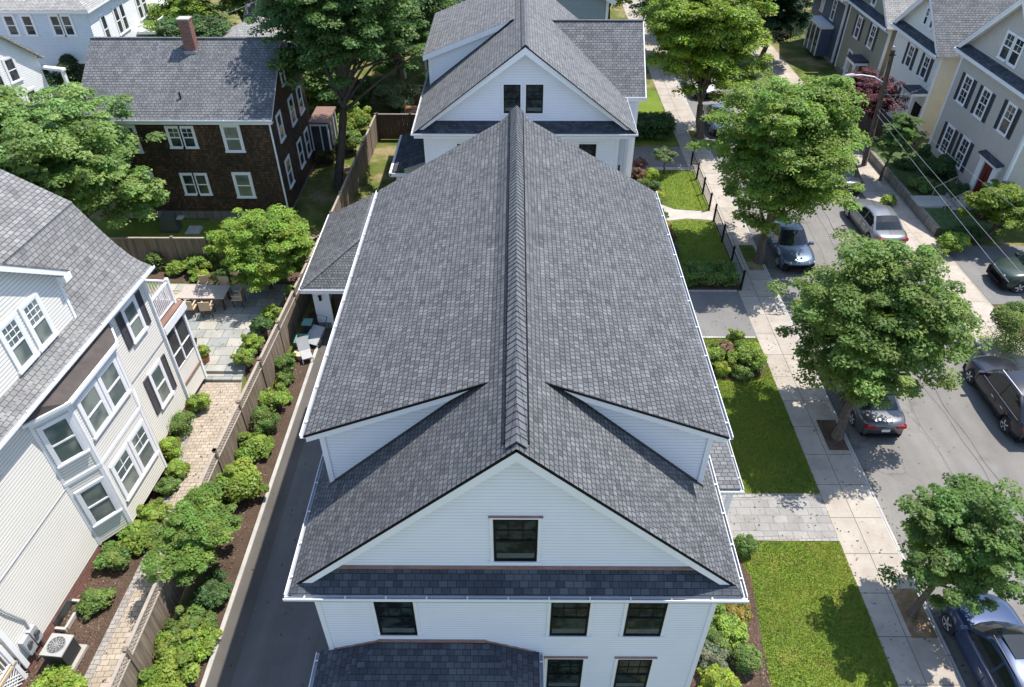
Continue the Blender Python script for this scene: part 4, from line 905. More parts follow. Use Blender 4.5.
# ================================================================== CEDAR HOUSE
C = Thing('cedar_house', 'dark brown cedar shingled house with white windows and red brick chimney', 'house', (-17.6, 40, 0))
X0, X1, Y0, Y1 = -22.3, -12.75, 36.3, 43.7
cw_ = MB().lap((0, Y0, 0), X_, -Y_, [(X0, .5), (X1, .5), (X1, 5.9), (X0, 5.9)], .15, .016)
cw_.lap((X1, 0, 0), Y_, X_, [(Y0, .3), (Y1, .3), (Y1, 5.9), (40, 8.6), (Y0, 5.9)], .15, .016).lap((X0, 0, 0), Y_, -X_, [(Y0, .3), (Y1, .3), (Y1, 5.9), (40, 8.6), (Y0, 5.9)], .3, .016).lap((0, Y1, 0), X_, Y_, [(X0, .3), (X1, .3), (X1, 5.9), (X0, 5.9)], .3, .016)
C.part('wall', cw_, 'cedar'); C.part('foundation', MB().box(X0 + .05, X1 - .05, Y0 + .05, Y1 - .05, -.1, .5), 'stone')
r = MB(); a0, a1 = (-22.55, 35.88, 5.98), (-12.45, 35.88, 5.98); b0, b1 = (-22.55, 40, 8.75), (-12.45, 40, 8.75); d0, d1 = (-22.55, 44.1, 5.98), (-12.45, 44.1, 5.98)
courses(r, a0, a1, b0, b1, .15); courses(r, d1, d0, b1, b0, .15); rf = C.part('roof', r, 'roof_far')
u_ = MB().slab([tuple(V(q) - V((0, 0, .012))) for q in (a0, a1, b1, b0)], .1).slab([tuple(V(q) - V((0, 0, .012))) for q in (d0, d1, b1, b0)], .1); C.part('roof_edge', u_, 'trim', rf)
C.part('ridge_cap', MB().bar((-22.55, 40, 8.765), (-12.45, 40, 8.765), .2, .02), 'roof_ridge', rf)
gutter(C, (-22.55, 35.87, 5.97), (-12.45, 35.87, 5.97), (0, -1, 0)); C.part('fascia', MB().box(-22.5, -12.5, 35.9, 35.95, 5.7, 5.93).box(-22.5, -12.5, 35.95, 36.3, 5.68, 5.72), 'trim')
C.part('downpipe', MB().tube([(-12.72, 36.2, 5.75), (-12.72, 36.22, .2)], .05), 'trim')
ch = MB().box(-17.38, -16.8, 39.25, 39.75, 7.9, 9.85); cho = C.part('chimney', ch, 'brickred', rf); C.part('chimney_cap', MB().box(-17.41, -16.77, 39.22, 39.78, 9.85, 9.91), 'concrete', rf)
C.part('flashing', MB().box(-17.42, -16.76, 39.15, 39.24, 8.0, 8.33), 'gutin', rf)
vp = MB().tube([(-17.25, 36.9, 6.5), (-17.25, 36.9, 7.0)], .05); C.part('vent_pipe', vp, 'darkmetal', rf)
CW = dict(trim='trim', sash='trim', gl='glass_c', cw=.12, proud=.05)
O = (0, Y0, 0)
for u0, u1, z0, z1 in ((-20.6, -19.9, 4.05, 5.4), (-15.24, -14.45, 4.1, 5.45), (-15.28, -14.48, 1.4, 2.75), (-20.6, -19.8, 1.4, 2.75)): window(C, O, X_, -Y_, u0, u1, z0, z1, **CW)
for u0, u1, z0, z1, g_ in ((-18.15, -17.56, 4.3, 5.38, (2, 2)), (-17.44, -16.85, 4.3, 5.38, (2, 2)), (-18.15, -17.56, 1.55, 2.72, (0, 0)), (-17.44, -16.85, 1.55, 2.72, (0, 0))): window(C, O, X_, -Y_, u0, u1, z0, z1, **dict(CW, grid=g_, cw=.1, gl='glass_b'))
for u0, u1, z0, z1 in ((37.5, 38.2, 4.1, 5.45), (40.05, 40.8, 3.95, 5.35), (41.95, 42.7, 3.85, 5.25), (37.4, 38.15, 1.4, 2.9), (40.1, 40.85, 1.3, 2.75), (41.85, 42.6, 1.2, 2.65), (39.65, 40.2, 6.4, 7.5)): window(C, (X1, 0, 0), Y_, X_, u0, u1, z0, z1, **dict(CW, gl='glass_b'))
sr = MB().box(-12.74, -11.5, 43.0, 45.6, 2.75, 2.85); sro = C.part('sunroom_roof', sr, 'deckw'); C.part('sunroom_wall', MB().box(-12.74, -11.6, 43.1, 45.5, .1, 1.0), 'cedar', sro)
C.part('sunroom_screen', MB().box(-12.7, -11.63, 43.14, 45.46, 1.0, 2.6), 'screen', sro)
fr_ = MB()
for y in (43.1, 43.9, 44.7, 45.42): fr_.box(-11.66, -11.58, y, y + .08, 1.0, 2.75)
for x in (-12.7, -12.1): fr_.box(x, x + .07, 43.08, 43.15, 1.0, 2.75)
fr_.box(-12.7, -11.58, 43.07, 43.13, 2.6, 2.75).box(-11.65, -11.57, 43.1, 45.5, 2.6, 2.75); C.part('sunroom_frame', fr_, 'trim', sro)

# ================================================================== FAR LEFT HOUSES
F = Thing('far_white_house', 'large white house with pale hip roof at the top left corner', 'house', (-38, 60, 0))
F.part('front_wall', MB().lap((0, 53.9, 0), X_, -Y_, [(-46, .3), (-30.1, .3), (-30.1, 6.4), (-46, 6.4)], .16, .02), 'white_shade')  # blue of the shaded front is in the paint
F.part('side_wall', MB().lap((-30.1, 0, 0), Y_, X_, [(53.9, .3), (68, .3), (68, 6.4), (53.9, 6.4)], .16, .012).box(-46, -30.2, 67.9, 68, 0, 6.4).box(-46, -45.9, 53.95, 68, 0, 6.4), 'stucco')
r = MB(); courses(r, (-46.4, 53.5, 6.5), (-29.7, 53.5, 6.5), (-39.5, 60.9, 9.6), (-37, 60.9, 9.6), .2); courses(r, (-29.7, 53.5, 6.5), (-29.7, 68.3, 6.5), (-37, 60.9, 9.6), (-37, 60.9, 9.6), .2); courses(r, (-29.7, 68.3, 6.5), (-46.4, 68.3, 6.5), (-37, 60.9, 9.6), (-39.5, 60.9, 9.6), .3)
rf = F.part('roof', r, 'roof_pale'); F.part('eave', MB().box(-46.4, -29.7, 53.5, 53.9, 6.3, 6.48).box(-30.1, -29.7, 53.9, 68.3, 6.3, 6.48), 'trim', rf)
FW = dict(trim='trim', sash='trim', gl='glass_b', cw=.13, proud=.05)
for u0, u1 in ((-36.0, -35.35), (-34.75, -34.1), (-32.75, -32.15), (-31.95, -31.35)): window(F, (0, 53.9, 0), X_, -Y_, u0, u1, 4.75, 6.05, **FW)
for c_ in (-33.0, -32.0): window(F, (0, 53.9, 0), X_, -Y_, c_, c_ + .7, 1.4, 2.8, **FW)
for y in (55.5, 57.6, 58.6, 61.5, 62.5): window(F, (-30.1, 0, 0), Y_, X_, y, y + .65, 3.7, 5.5, **FW)
pc_ = MB().box(-30.0, -28.0, 60, 66, 3.0, 3.2); po_ = F.part('porch_deck', pc_, 'trim')
q = MB()
for y in (60.1, 61.6, 63.1, 64.6, 65.8): q.box(-28.15, -28.0, y, y + .15, 0, 3.0)
q.box(-28.1, -28.03, 60, 66, 4.0, 4.08)
for i in range(28): q.box(-28.09, -28.05, 60.05 + i * .21, 60.1 + i * .21, 3.2, 4.0)
F.part('porch_column', q, 'trim', po_)
a26 = R(-15); Q = local('small_white_house', 'small bright white gabled house behind the big maple at the left edge', 'house', (-32.4, 50.2, 0), a26)
hw = 3.4; ez_ = 4.5; rz2 = 7.4
Q.part('wall', MB().lap((0, 0, 0), Y_, X_, [(-2 * hw, .2), (0, .2), (0, ez_), (-hw, rz2), (-2 * hw, ez_)], .14, .012).lap((0, 0, 0), X_, Y_, [(-8, .2), (0, .2), (0, ez_), (-8, ez_)], .14, .012).lap((0, -2 * hw, 0), X_, -Y_, [(-8, .2), (0, .2), (0, ez_), (-8, ez_)], .14, .012), 'stucco')
r = MB()
for s in (-1, 1): r.slab([(.35, -hw, rz2 + .12), (.35, -hw + s * (hw + .35), ez_ - .18), (-8, -hw + s * (hw + .35), ez_ - .18), (-8, -hw, rz2 + .12)], .1)
Q.part('roof', r, 'roof_pale')
for u0 in (-3.9, -2.6): window(Q, (0, 0, 0), Y_, X_, u0, u0 + .7, 3.6, 5.0, **FW)
for u0 in (-5.2, -3.6, -2): window(Q, (0, 0, 0), Y_, X_, u0, u0 + .75, 1.2, 2.7, **FW)
Q.part('porch_post', MB().box(1.4, 1.6, .1, .3, 0, 3.6).box(-.0, 1.7, .0, .35, 3.6, 3.75), 'trim')
# house fragments beyond the second house
Z_ = Thing('blue_grey_house', 'blue grey house with white rake board just behind the second white house', 'house', (1.2, 62, 0))
Z_.part('wall', MB().lap((0, 58, 0), X_, -Y_, [(-6, .3), (6.9, .3), (6.9, 6.2), (.5, 10), (-6, 6.2)], .14, .012).lap((6.9, 0, 0), Y_, X_, [(58, .3), (69, .3), (69, 6.2), (58, 6.2)], .14, .012).lap((-6, 0, 0), Y_, -X_, [(58, .3), (69, .3), (69, 6.2), (58, 6.2)], .2, .012), 'bluegrey')
r = MB()
for s in (-1, 1): r.slab([(.5, 57.6, 10.3), (.5 + s * 7, 57.6, 6.15), (.5 + s * 7, 69, 6.15), (.5, 69, 10.3)], .12)
rf = Z_.part('roof', r, 'roof_far'); q = MB()
for s in (-1, 1):
    P = [(.5, 10.2), (.5 + s * 7, 6.05), (.5 + s * 6.7, 5.85), (.5, 9.8)]; v_ = [(x, 57.56, z) for x, z in P] + [(x, 57.6, z) for x, z in P]; q.mesh(v_, [(0, 1, 2, 3), (7, 6, 5, 4), (0, 4, 5, 1), (2, 6, 7, 3)])
Z_.part('rake_board', q, 'trim', rf); Z_.part('corner_board', MB().box(6.75, 6.95, 57.95, 58.05, .2, 6.1), 'trim')
Z_.part('side_porch', MB().box(-9, -6.1, 58.5, 62, 2.9, 3.1), 'roof_dark'); Z_.part('porch_post', MB().box(-8.9, -8.75, 58.6, 58.75, 0, 2.9).box(-7.2, -7.05, 58.6, 58.75, 0, 2.9), 'trim')
window(Z_, (0, 58, 0), X_, -Y_, -4.6, -3.7, 3.6, 5.2, **FW)
K = Thing('grey_outbuilding', 'pale grey pyramid roofed outbuilding beyond the cedar house ridge', 'house', (-19, 55.5, 0))
r = MB(); courses(r, (-23.5, 53, 3.0), (-15.5, 53, 3.0), (-19.2, 57, 5.2), (-19.2, 57, 5.2), .2); courses(r, (-15.5, 53, 3.0), (-15.5, 61, 3.0), (-19.2, 57, 5.2), (-19.2, 57, 5.2), .2); courses(r, (-23.5, 61, 3.0), (-23.5, 53, 3.0), (-19.2, 57, 5.2), (-19.2, 57, 5.2), .2)
K.part('roof', r, 'roof_pale'); K.part('wall', MB().box(-23.2, -15.8, 53.3, 60.7, 0, 2.95), 'stucco')
r = MB().slab([(-22.2, 62, 3.2), (-13, 62, 3.2), (-13, 67, 6.4), (-22.2, 67, 6.4)], .1); solo_ = Thing('grey_roof_house', 'low house with plain grey roof far beyond the cedar house', 'house', (-17.5, 66, 0)); solo_.part('roof', r, 'roof_far'); solo_.part('wall', MB().box(-22, -13.2, 62.3, 70, 0, 3.1), 'creamw')

# ================================================================== HOUSES ACROSS THE STREET
def street_house(name, label, y0, y1, ez, mat, side, roofm, wins, shut, apron=True, K_=.88, depth=11, base=.5, XF=26.4):
    T = Thing(name, label, 'house', (XF + depth / 2, (y0 + y1) / 2, 0)); ym = (y0 + y1) / 2; hw = (y1 - y0) / 2; rz = ez + K_ * (hw + .35)
    O = (XF, 0, 0)
    T.part('front_wall', MB().lap(O, Y_, -X_, [(y0, base), (y1, base), (y1, ez - .1), (y0, ez - .1)], .13, .02), mat)
    T.part('gable_wall', MB().lap(O, Y_, -X_, [(y0 + .1, ez + .2), (y1 - .1, ez + .2), (ym, rz - .25)], .13, .02), mat)
    T.part('side_wall', MB().lap((0, y0, 0), X_, -Y_, [(XF, base), (XF + depth, base), (XF + depth, ez), (XF, ez)], .13, .02).lap((0, y1, 0), X_, Y_, [(XF, base), (XF + depth, base), (XF + depth, ez), (XF, ez)], .25, .013), side)
    T.part('foundation', MB().box(XF + .04, XF + depth, y0 + .04, y1 - .04, -.1, base), 'stone')
    r = MB(); e = MB()
    for s in (-1, 1):
        a0, a1 = (XF - .45, ym + s * (hw + .35), ez), (XF + depth, ym + s * (hw + .35), ez); b0, b1 = (XF - .45, ym, rz), (XF + depth, ym, rz)
        courses(r, a0, a1, b0, b1, .16); e.slab([tuple(V(q) - V((0, 0, .012))) for q in (a0, a1, b1, b0)], .1)
    rf = T.part('roof', r, roofm); T.part('roof_edge', e, 'trim', rf)
    q = MB()
    for s in (-1, 1):
        P = [(ym, rz - .08), (ym + s * (hw + .3), ez - .03), (ym + s * (hw + .0), ez - .03), (ym, rz - .38)]
        v_ = [(XF - .42, y, z) for y, z in P] + [(XF - .36, y, z) for y, z in P]; q.mesh(v_, [(0, 1, 2, 3), (7, 6, 5, 4), (0, 4, 5, 1), (2, 6, 7, 3)])
        q.slab([(XF - .38, ym, rz - .14), (XF - .38, ym + s * hw, rz - K_ * hw - .14), (XF, ym + s * hw, rz - K_ * hw - .14), (XF, ym, rz - .14)], .03)
    T.part('rake_board', q, 'trim', rf)
    if apron:
        p = MB(); courses(p, (XF - .5, y1 + .2, ez + .0), (XF - .5, y0 - .2, ez), (XF + .0, y1 - .2, ez + .32), (XF, y0 + .2, ez + .32), .16); T.part('pent_roof', p, 'roof_dark')
        T.part('cornice', MB().box(XF - .56, XF - .5, y0 - .25, y1 + .25, ez - .16, ez + .0).box(XF - .5, XF, y0 - .2, y1 + .2, ez - .18, ez - .14).box(XF - .06, XF, y0, y1, ez - .45, ez - .18), 'trim')
    T.part('corner_board', MB().box(XF - .035, XF + .1, y0 - .035, y0 + .15, base - .2, ez - .15).box(XF - .035, XF + .1, y1 - .15, y1 + .03, base - .2, ez - .15), 'trim')
    for u0, u1, z0, z1, sh, dbl in wins:
        window(T, O, Y_, -X_, u0, u1, z0, z1, trim='trim', sash='trim', gl='glass_b', cw=.1, grid=(2, 2), grid2=(2, 2) if dbl else None, shut=shut if sh else None, shw=.34)
    return T
S1_ = street_house('taupe_house', 'taupe colonial with navy shutters and dark red door, nearest house across the street', 36.0, 44.1, 7.0, 'greyside', 'greyside', 'roof_far',
    [(42.15, 42.9, 4.35, 5.85, 1, 1), (40.05, 40.8, 4.35, 5.85, 1, 1), (37.5, 38.25, 4.5, 6.0, 1, 0), (42.0, 42.75, 1.3, 2.9, 1, 1), (40.1, 40.85, 1.3, 2.95, 1, 1), (39.1, 39.85, 7.6, 8.9, 0, 0), (40.02, 40.77, 7.6, 8.9, 0, 0)], 'shutter', base=.8, K_=.88)
d = MB().box(26.3, 26.4, 37.08, 37.98, .85, 2.8); do = S1_.part('door', d, 'redoor')
q = MB()
for a in (37.15, 37.58):
    for z0, z1 in ((1.0, 1.6), (1.7, 2.6)): q.box(26.27, 26.3, a, a + .32, z0, z1)
S1_.part('door_panel', q, 'redoor', do); S1_.part('handle', MB().box(26.24, 26.27, 37.12, 37.16, 1.75, 1.95), 'chrome', do)
S1_.part('door_surround', MB().box(26.22, 26.39, 36.62, 37.06, .8, 2.85).box(26.22, 26.39, 38.0, 38.44, .8, 2.85).box(26.15, 26.39, 36.55, 38.5, 2.85, 3.1), 'trim', do)
S1_.part('door_hood', MB().slab([(26.0, 36.5, 3.12), (26.0, 38.55, 3.12), (26.39, 38.55, 3.24), (26.39, 36.5, 3.24)], .06), 'roof_dark', do)
st = MB()
for i in range(4): st.box(26.35 - .95 - .32 * i - .02, 26.35 - .32 * i * 0 - .0, 36.7, 38.4, .0, .8 - .2 * i) if i == 0 else st.box(25.4 - .32 * i, 25.4 - .32 * (i - 1), 36.7, 38.4, .0, .8 - .17 * i)
S1_.part('front_steps', st, 'concrete', do); S1_.part('step_rail', MB().bar((25.4, 36.75, 1.7), (24.3, 36.75, 1.0), .04).bar((25.4, 36.75, .8), (25.4, 36.75, 1.7), .04).bar((24.3, 36.75, .2), (24.3, 36.75, 1.0), .04).bar((25.4, 38.35, 1.7), (24.3, 38.35, 1.0), .04).bar((24.3, 38.35, .2), (24.3, 38.35, 1.0), .04).bar((25.4, 38.35, .8), (25.4, 38.35, 1.7), .04), 'woodl', do)
S2_ = street_house('cream_house', 'narrow pale cream house with dark shutters between the taupe and the olive house', 46.2, 52.6, 5.95, 'creamw', 'cream', 'roof_far',
    [(49.6, 50.25, 4.0, 5.3, 1, 0), (47.3, 47.95, 4.05, 5.35, 1, 0), (48.45, 48.85, 6.8, 7.8, 0, 0), (49.3, 49.7, 6.8, 7.8, 0, 0), (50.0, 50.7, 1.1, 2.6, 1, 0)], 'shutter', base=.5, K_=.84)
S2_.part('portico_roof', MB().box(25.3, 26.37, 46.2, 47.5, 3.5, 3.62), 'roof_dark'); S2_.part('portico_cornice', MB().box(25.35, 26.37, 46.22, 47.48, 3.32, 3.5), 'trim')
S2_.part('portico_column', MB().box(25.4, 25.52, 46.25, 46.37, .2, 3.32).box(25.4, 25.52, 47.33, 47.45, .2, 3.32), 'trim'); S2_.part('door', MB().box(26.33, 26.38, 46.4, 47.3, .5, 2.6), 'black')
S3_ = street_house('olive_house', 'olive green clapboard house with dark shutters beside the navy house', 53.6, 61.2, 5.4, 'olive', 'olive', 'roof_pale',
    [(58.5, 59.2, 3.2, 4.65, 1, 0), (55.8, 56.5, 3.3, 4.8, 1, 0), (58.6, 59.3, .7, 2.1, 0, 0), (57.2, 57.8, 5.9, 6.9, 0, 0)], 'shutter', base=.4, K_=.8)
S3_.part('portico_roof', MB().box(25.3, 26.37, 55.4, 57.0, 2.35, 2.5), 'roof_dark'); S3_.part('portico_cornice', MB().box(25.33, 26.37, 55.43, 56.97, 2.15, 2.35), 'trim')
S3_.part('portico_column', MB().box(25.36, 25.5, 55.45, 55.6, .1, 2.15).box(25.36, 25.5, 56.8, 56.95, .1, 2.15), 'trim'); S3_.part('door', MB().box(26.33, 26.38, 55.8, 56.6, .4, 2.15), 'black')
S4_ = street_house('navy_house', 'dark navy house with white bay, farthest house across the street', 62.0, 69.2, 5.1, 'navy', 'navy', 'roof_pale',
    [(66.6, 67.2, 3.0, 4.5, 0, 0), (64.0, 64.6, 3.0, 4.5, 0, 0)], 'shutter', base=.4, K_=.8)
bx = MB().box(25.4, 26.37, 63.4, 66.4, .3, 2.5); bo = S4_.part('bay', bx, 'navy'); S4_.part('bay_trim', MB().box(25.3, 26.36, 63.3, 66.5, 2.5, 2.72).box(25.36, 25.42, 63.4, 63.55, .3, 2.5).box(25.36, 25.42, 64.4, 64.55, .3, 2.5).box(25.36, 25.42, 65.4, 65.55, .3, 2.5).box(25.36, 25.42, 66.25, 66.4, .3, 2.5), 'trim', bo)
S4_.part('bay_glass', MB().box(25.38, 25.4, 63.55, 66.25, 1.0, 2.4), 'glass_b', bo)
# raised front yards and retaining wall
struct('raised_yard', MB().box(23.14, 26.3, 34.6, 44.4, -.1, .4), 'lawn_shade')  # lawn darkened in colour to look shaded
solo('retaining_wall', 'low stone retaining wall along the far sidewalk in front of the taupe house', 'wall', MB().box(22.92, 23.14, 34.6, 52.5, -.1, .5), 'stone', (23, 43, 0))
struct('raised_yard', MB().box(23.14, 26.3, 44.41, 52.5, -.1, .42), 'mulch')
struct('entry_walk', MB().box(22.93, 24.9, 37.0, 38.2, .5, .52).box(23.14, 24.3, 36.95, 38.25, .3, .515), 'concrete')
struct('parking_pad', MB().box(22.92, 30, 28.3, 33.6, -.05, .006), 'drive2'); struct('hedge_ground', MB().box(22.92, 30, 20, 28.29, -.05, .01), 'mulch')
# ================================================================== FENCES
def fence(label, pts, h=1.8, lat=True, step=2.3, name='wood_fence', cat='fence', mat='wood', z=0):
    T = Thing(name, label, cat, (pts[0][0], pts[0][1], z)); bd = MB(); rl = MB(); lt = MB()
    for (a, b_) in zip(pts, pts[1:]):
        a3, b3 = V((a[0], a[1], z)), V((b_[0], b_[1], z)); u = (b3 - a3); Ln = u.length; u.normalize(); n = V((u.y, -u.x, 0))
        top = h - (.42 if lat else .06); q = 0; i = 0
        while q < Ln - .01:
            bd.obox(a3, u, n, q, min(q + .135, Ln), .04, top + (0 if i % 2 else .003), -.012 + (.004 if i % 2 else 0), .012 + (.004 if i % 2 else 0)); q += .14; i += 1
        rl.obox(a3, u, n, 0, Ln, h - .05, h, -.05, .05); rl.obox(a3, u, n, 0, Ln, .3, .38, -.04, -.013)
        if lat:
            rl.obox(a3, u, n, 0, Ln, top, top + .05, -.045, .045)
            q = .02
            while q < Ln - .35:
                A_ = a3 + u * q; lt.bar(A_ + V((0, 0, top + .05)), A_ + u * .34 + V((0, 0, h - .05)), .012, .022, up=n); lt.bar(A_ + u * .34 + V((0, 0, top + .05)) + n * .01, A_ + V((0, 0, h - .05)) + n * .01, .012, .022, up=n); q += .13
        k_ = max(1, round(Ln / step))
        for j in range(k_ + 1):
            q = Ln * j / k_; T.part('post', MB().obox(a3, u, n, q - .05, q + .05, -.1, h + .04, -.055, .055).obox(a3, u, n, q - .07, q + .07, h + .04, h + .07, -.07, .07), mat)
    T.part('panel', bd, mat); T.part('rail', rl, 'woodl')
    if lat: T.part('lattice', lt, 'woodl')
    return T
fence('long weathered cedar fence with lattice top between the paver path and the driveway', [(-10.58, 7.5), (-10.42, 17.1), (-9.98, 26.8), (-9.75, 31.35)], 1.82)
fence('brown board fence behind the patio garden in front of the cedar house', [(-22, 31.35), (-9.9, 31.35)], 1.75, False)
fence('weathered board fence running beside the narrow side lawn behind the garage', [(-9.72, 31.6), (-9.3, 46.9)], 1.8, False)
fence('dark board fence closing the far end of the side lawn', [(-9.2, 47.0), (-4.8, 47.0)], 1.8, False, mat='woodd')
fence('short brown yard fence beside the far deck', [(-9.2, 52.5), (-6.0, 52.5)], 1.7, False, mat='woodd')
# low black metal fence by the sidewalk
I = Thing('metal_fence', 'low black metal fence between the neighbour lawn and the sidewalk', 'fence', (11.1, 29.4, 0))
q = MB(); y = 29.5
def ifx(y): return 11.14 + (y - 29.4) * .006
for (ya, yb) in ((29.5, 36.1), (37.4, 43.2)):
    q.bar((ifx(ya), ya, .88), (ifx(yb), yb, .88), .03).bar((ifx(ya), ya, .15), (ifx(yb), yb, .15), .03)
    y = ya
    while y < yb: q.bar((ifx(y), y, .1), (ifx(y), y, .9), .012); y += .13
    k_ = 3
    for j in range(k_ + 1):
        yy = ya + (yb - ya) * j / k_; I.part('post', MB().box(ifx(yy) - .045, ifx(yy) + .045, yy - .045, yy + .045, 0, 1.1), 'black')
I.part('panel', q, 'black')
# ================================================================== UTILITY POLE, LAMP, WIRES
P_ = Thing('utility_pole', 'leaning wooden utility pole with street lamp arm behind the parked cars', 'utility pole', (22.3, 43.3, 0))
P_.part('pole', MB().tube([(22.3, 43.3, -.1), (22.05, 43.3, 3.5), (21.8, 43.3, 7.15)], [.17, .15, .12], 12), 'bark', smooth=True)
P_.part('lamp_arm', MB().tube([(21.92, 43.3, 5.25), (21.2, 43.3, 5.6), (20.4, 43.3, 5.72), (19.9, 43.3, 5.68)], .035, 8), 'trim')
P_.part('lamp_head', MB().tube([(20.05, 43.3, 5.7), (19.85, 43.3, 5.68), (19.5, 43.3, 5.62), (19.35, 43.3, 5.6)], [.06, .13, .13, .05], 10), 'plastic')
P_.part('insulator', MB().tube([(21.78, 43.3, 7.1), (21.78, 43.3, 7.35)], .07, 8), 'plastic'); P_.part('bracket', MB().bar((21.6, 43.2, 6.9), (22.0, 43.2, 6.9), .06), 'darkmetal')
def wire(label, a, b_, sag=.15, r=.009, grp='wires from the pole'):
    a, b_ = V(a), V(b_); pts = [a.lerp(b_, t / 10) - V((0, 0, sag * 4 * (t / 10) * (1 - t / 10))) for t in range(11)]
    return solo('overhead_wire', label, 'wire', MB().tube(pts, r, 5, False), 'gutin', tuple(a), grp)
wire('upper of the two long wires running from the pole past the taupe house steps', (21.98, 43.25, 3.7), (20.3, 23.9, 4.4), .0)
wire('lower of the two long wires running from the pole over the parked car and hedge', (21.99, 43.25, 3.4), (19.9, 24.3, 4.05), .05)
wire('thin wire reaching from the pole to the cream house wall', (21.97, 43.35, 4.6), (26.35, 46.1, 4.2), .35, .007)
wire('thin wire passing in front of the red maple towards the hedge', (21.95, 43.25, 4.9), (21.6, 27.5, 5.4), .3, .006)
F2 = Thing('utility_pole', 'thin pale utility pole standing behind the cedar house roof', 'utility pole', (-19.2, 62, 0))
F2.part('pole', MB().tube([(-17.6, 61, 0), (-19.4, 61, 9.5)], [.16, .12], 8), 'woodl')
wire('thin wire crossing behind the brick chimney', (-18.6, 61, 6), (-24, 58, 4.5), .2, .015)

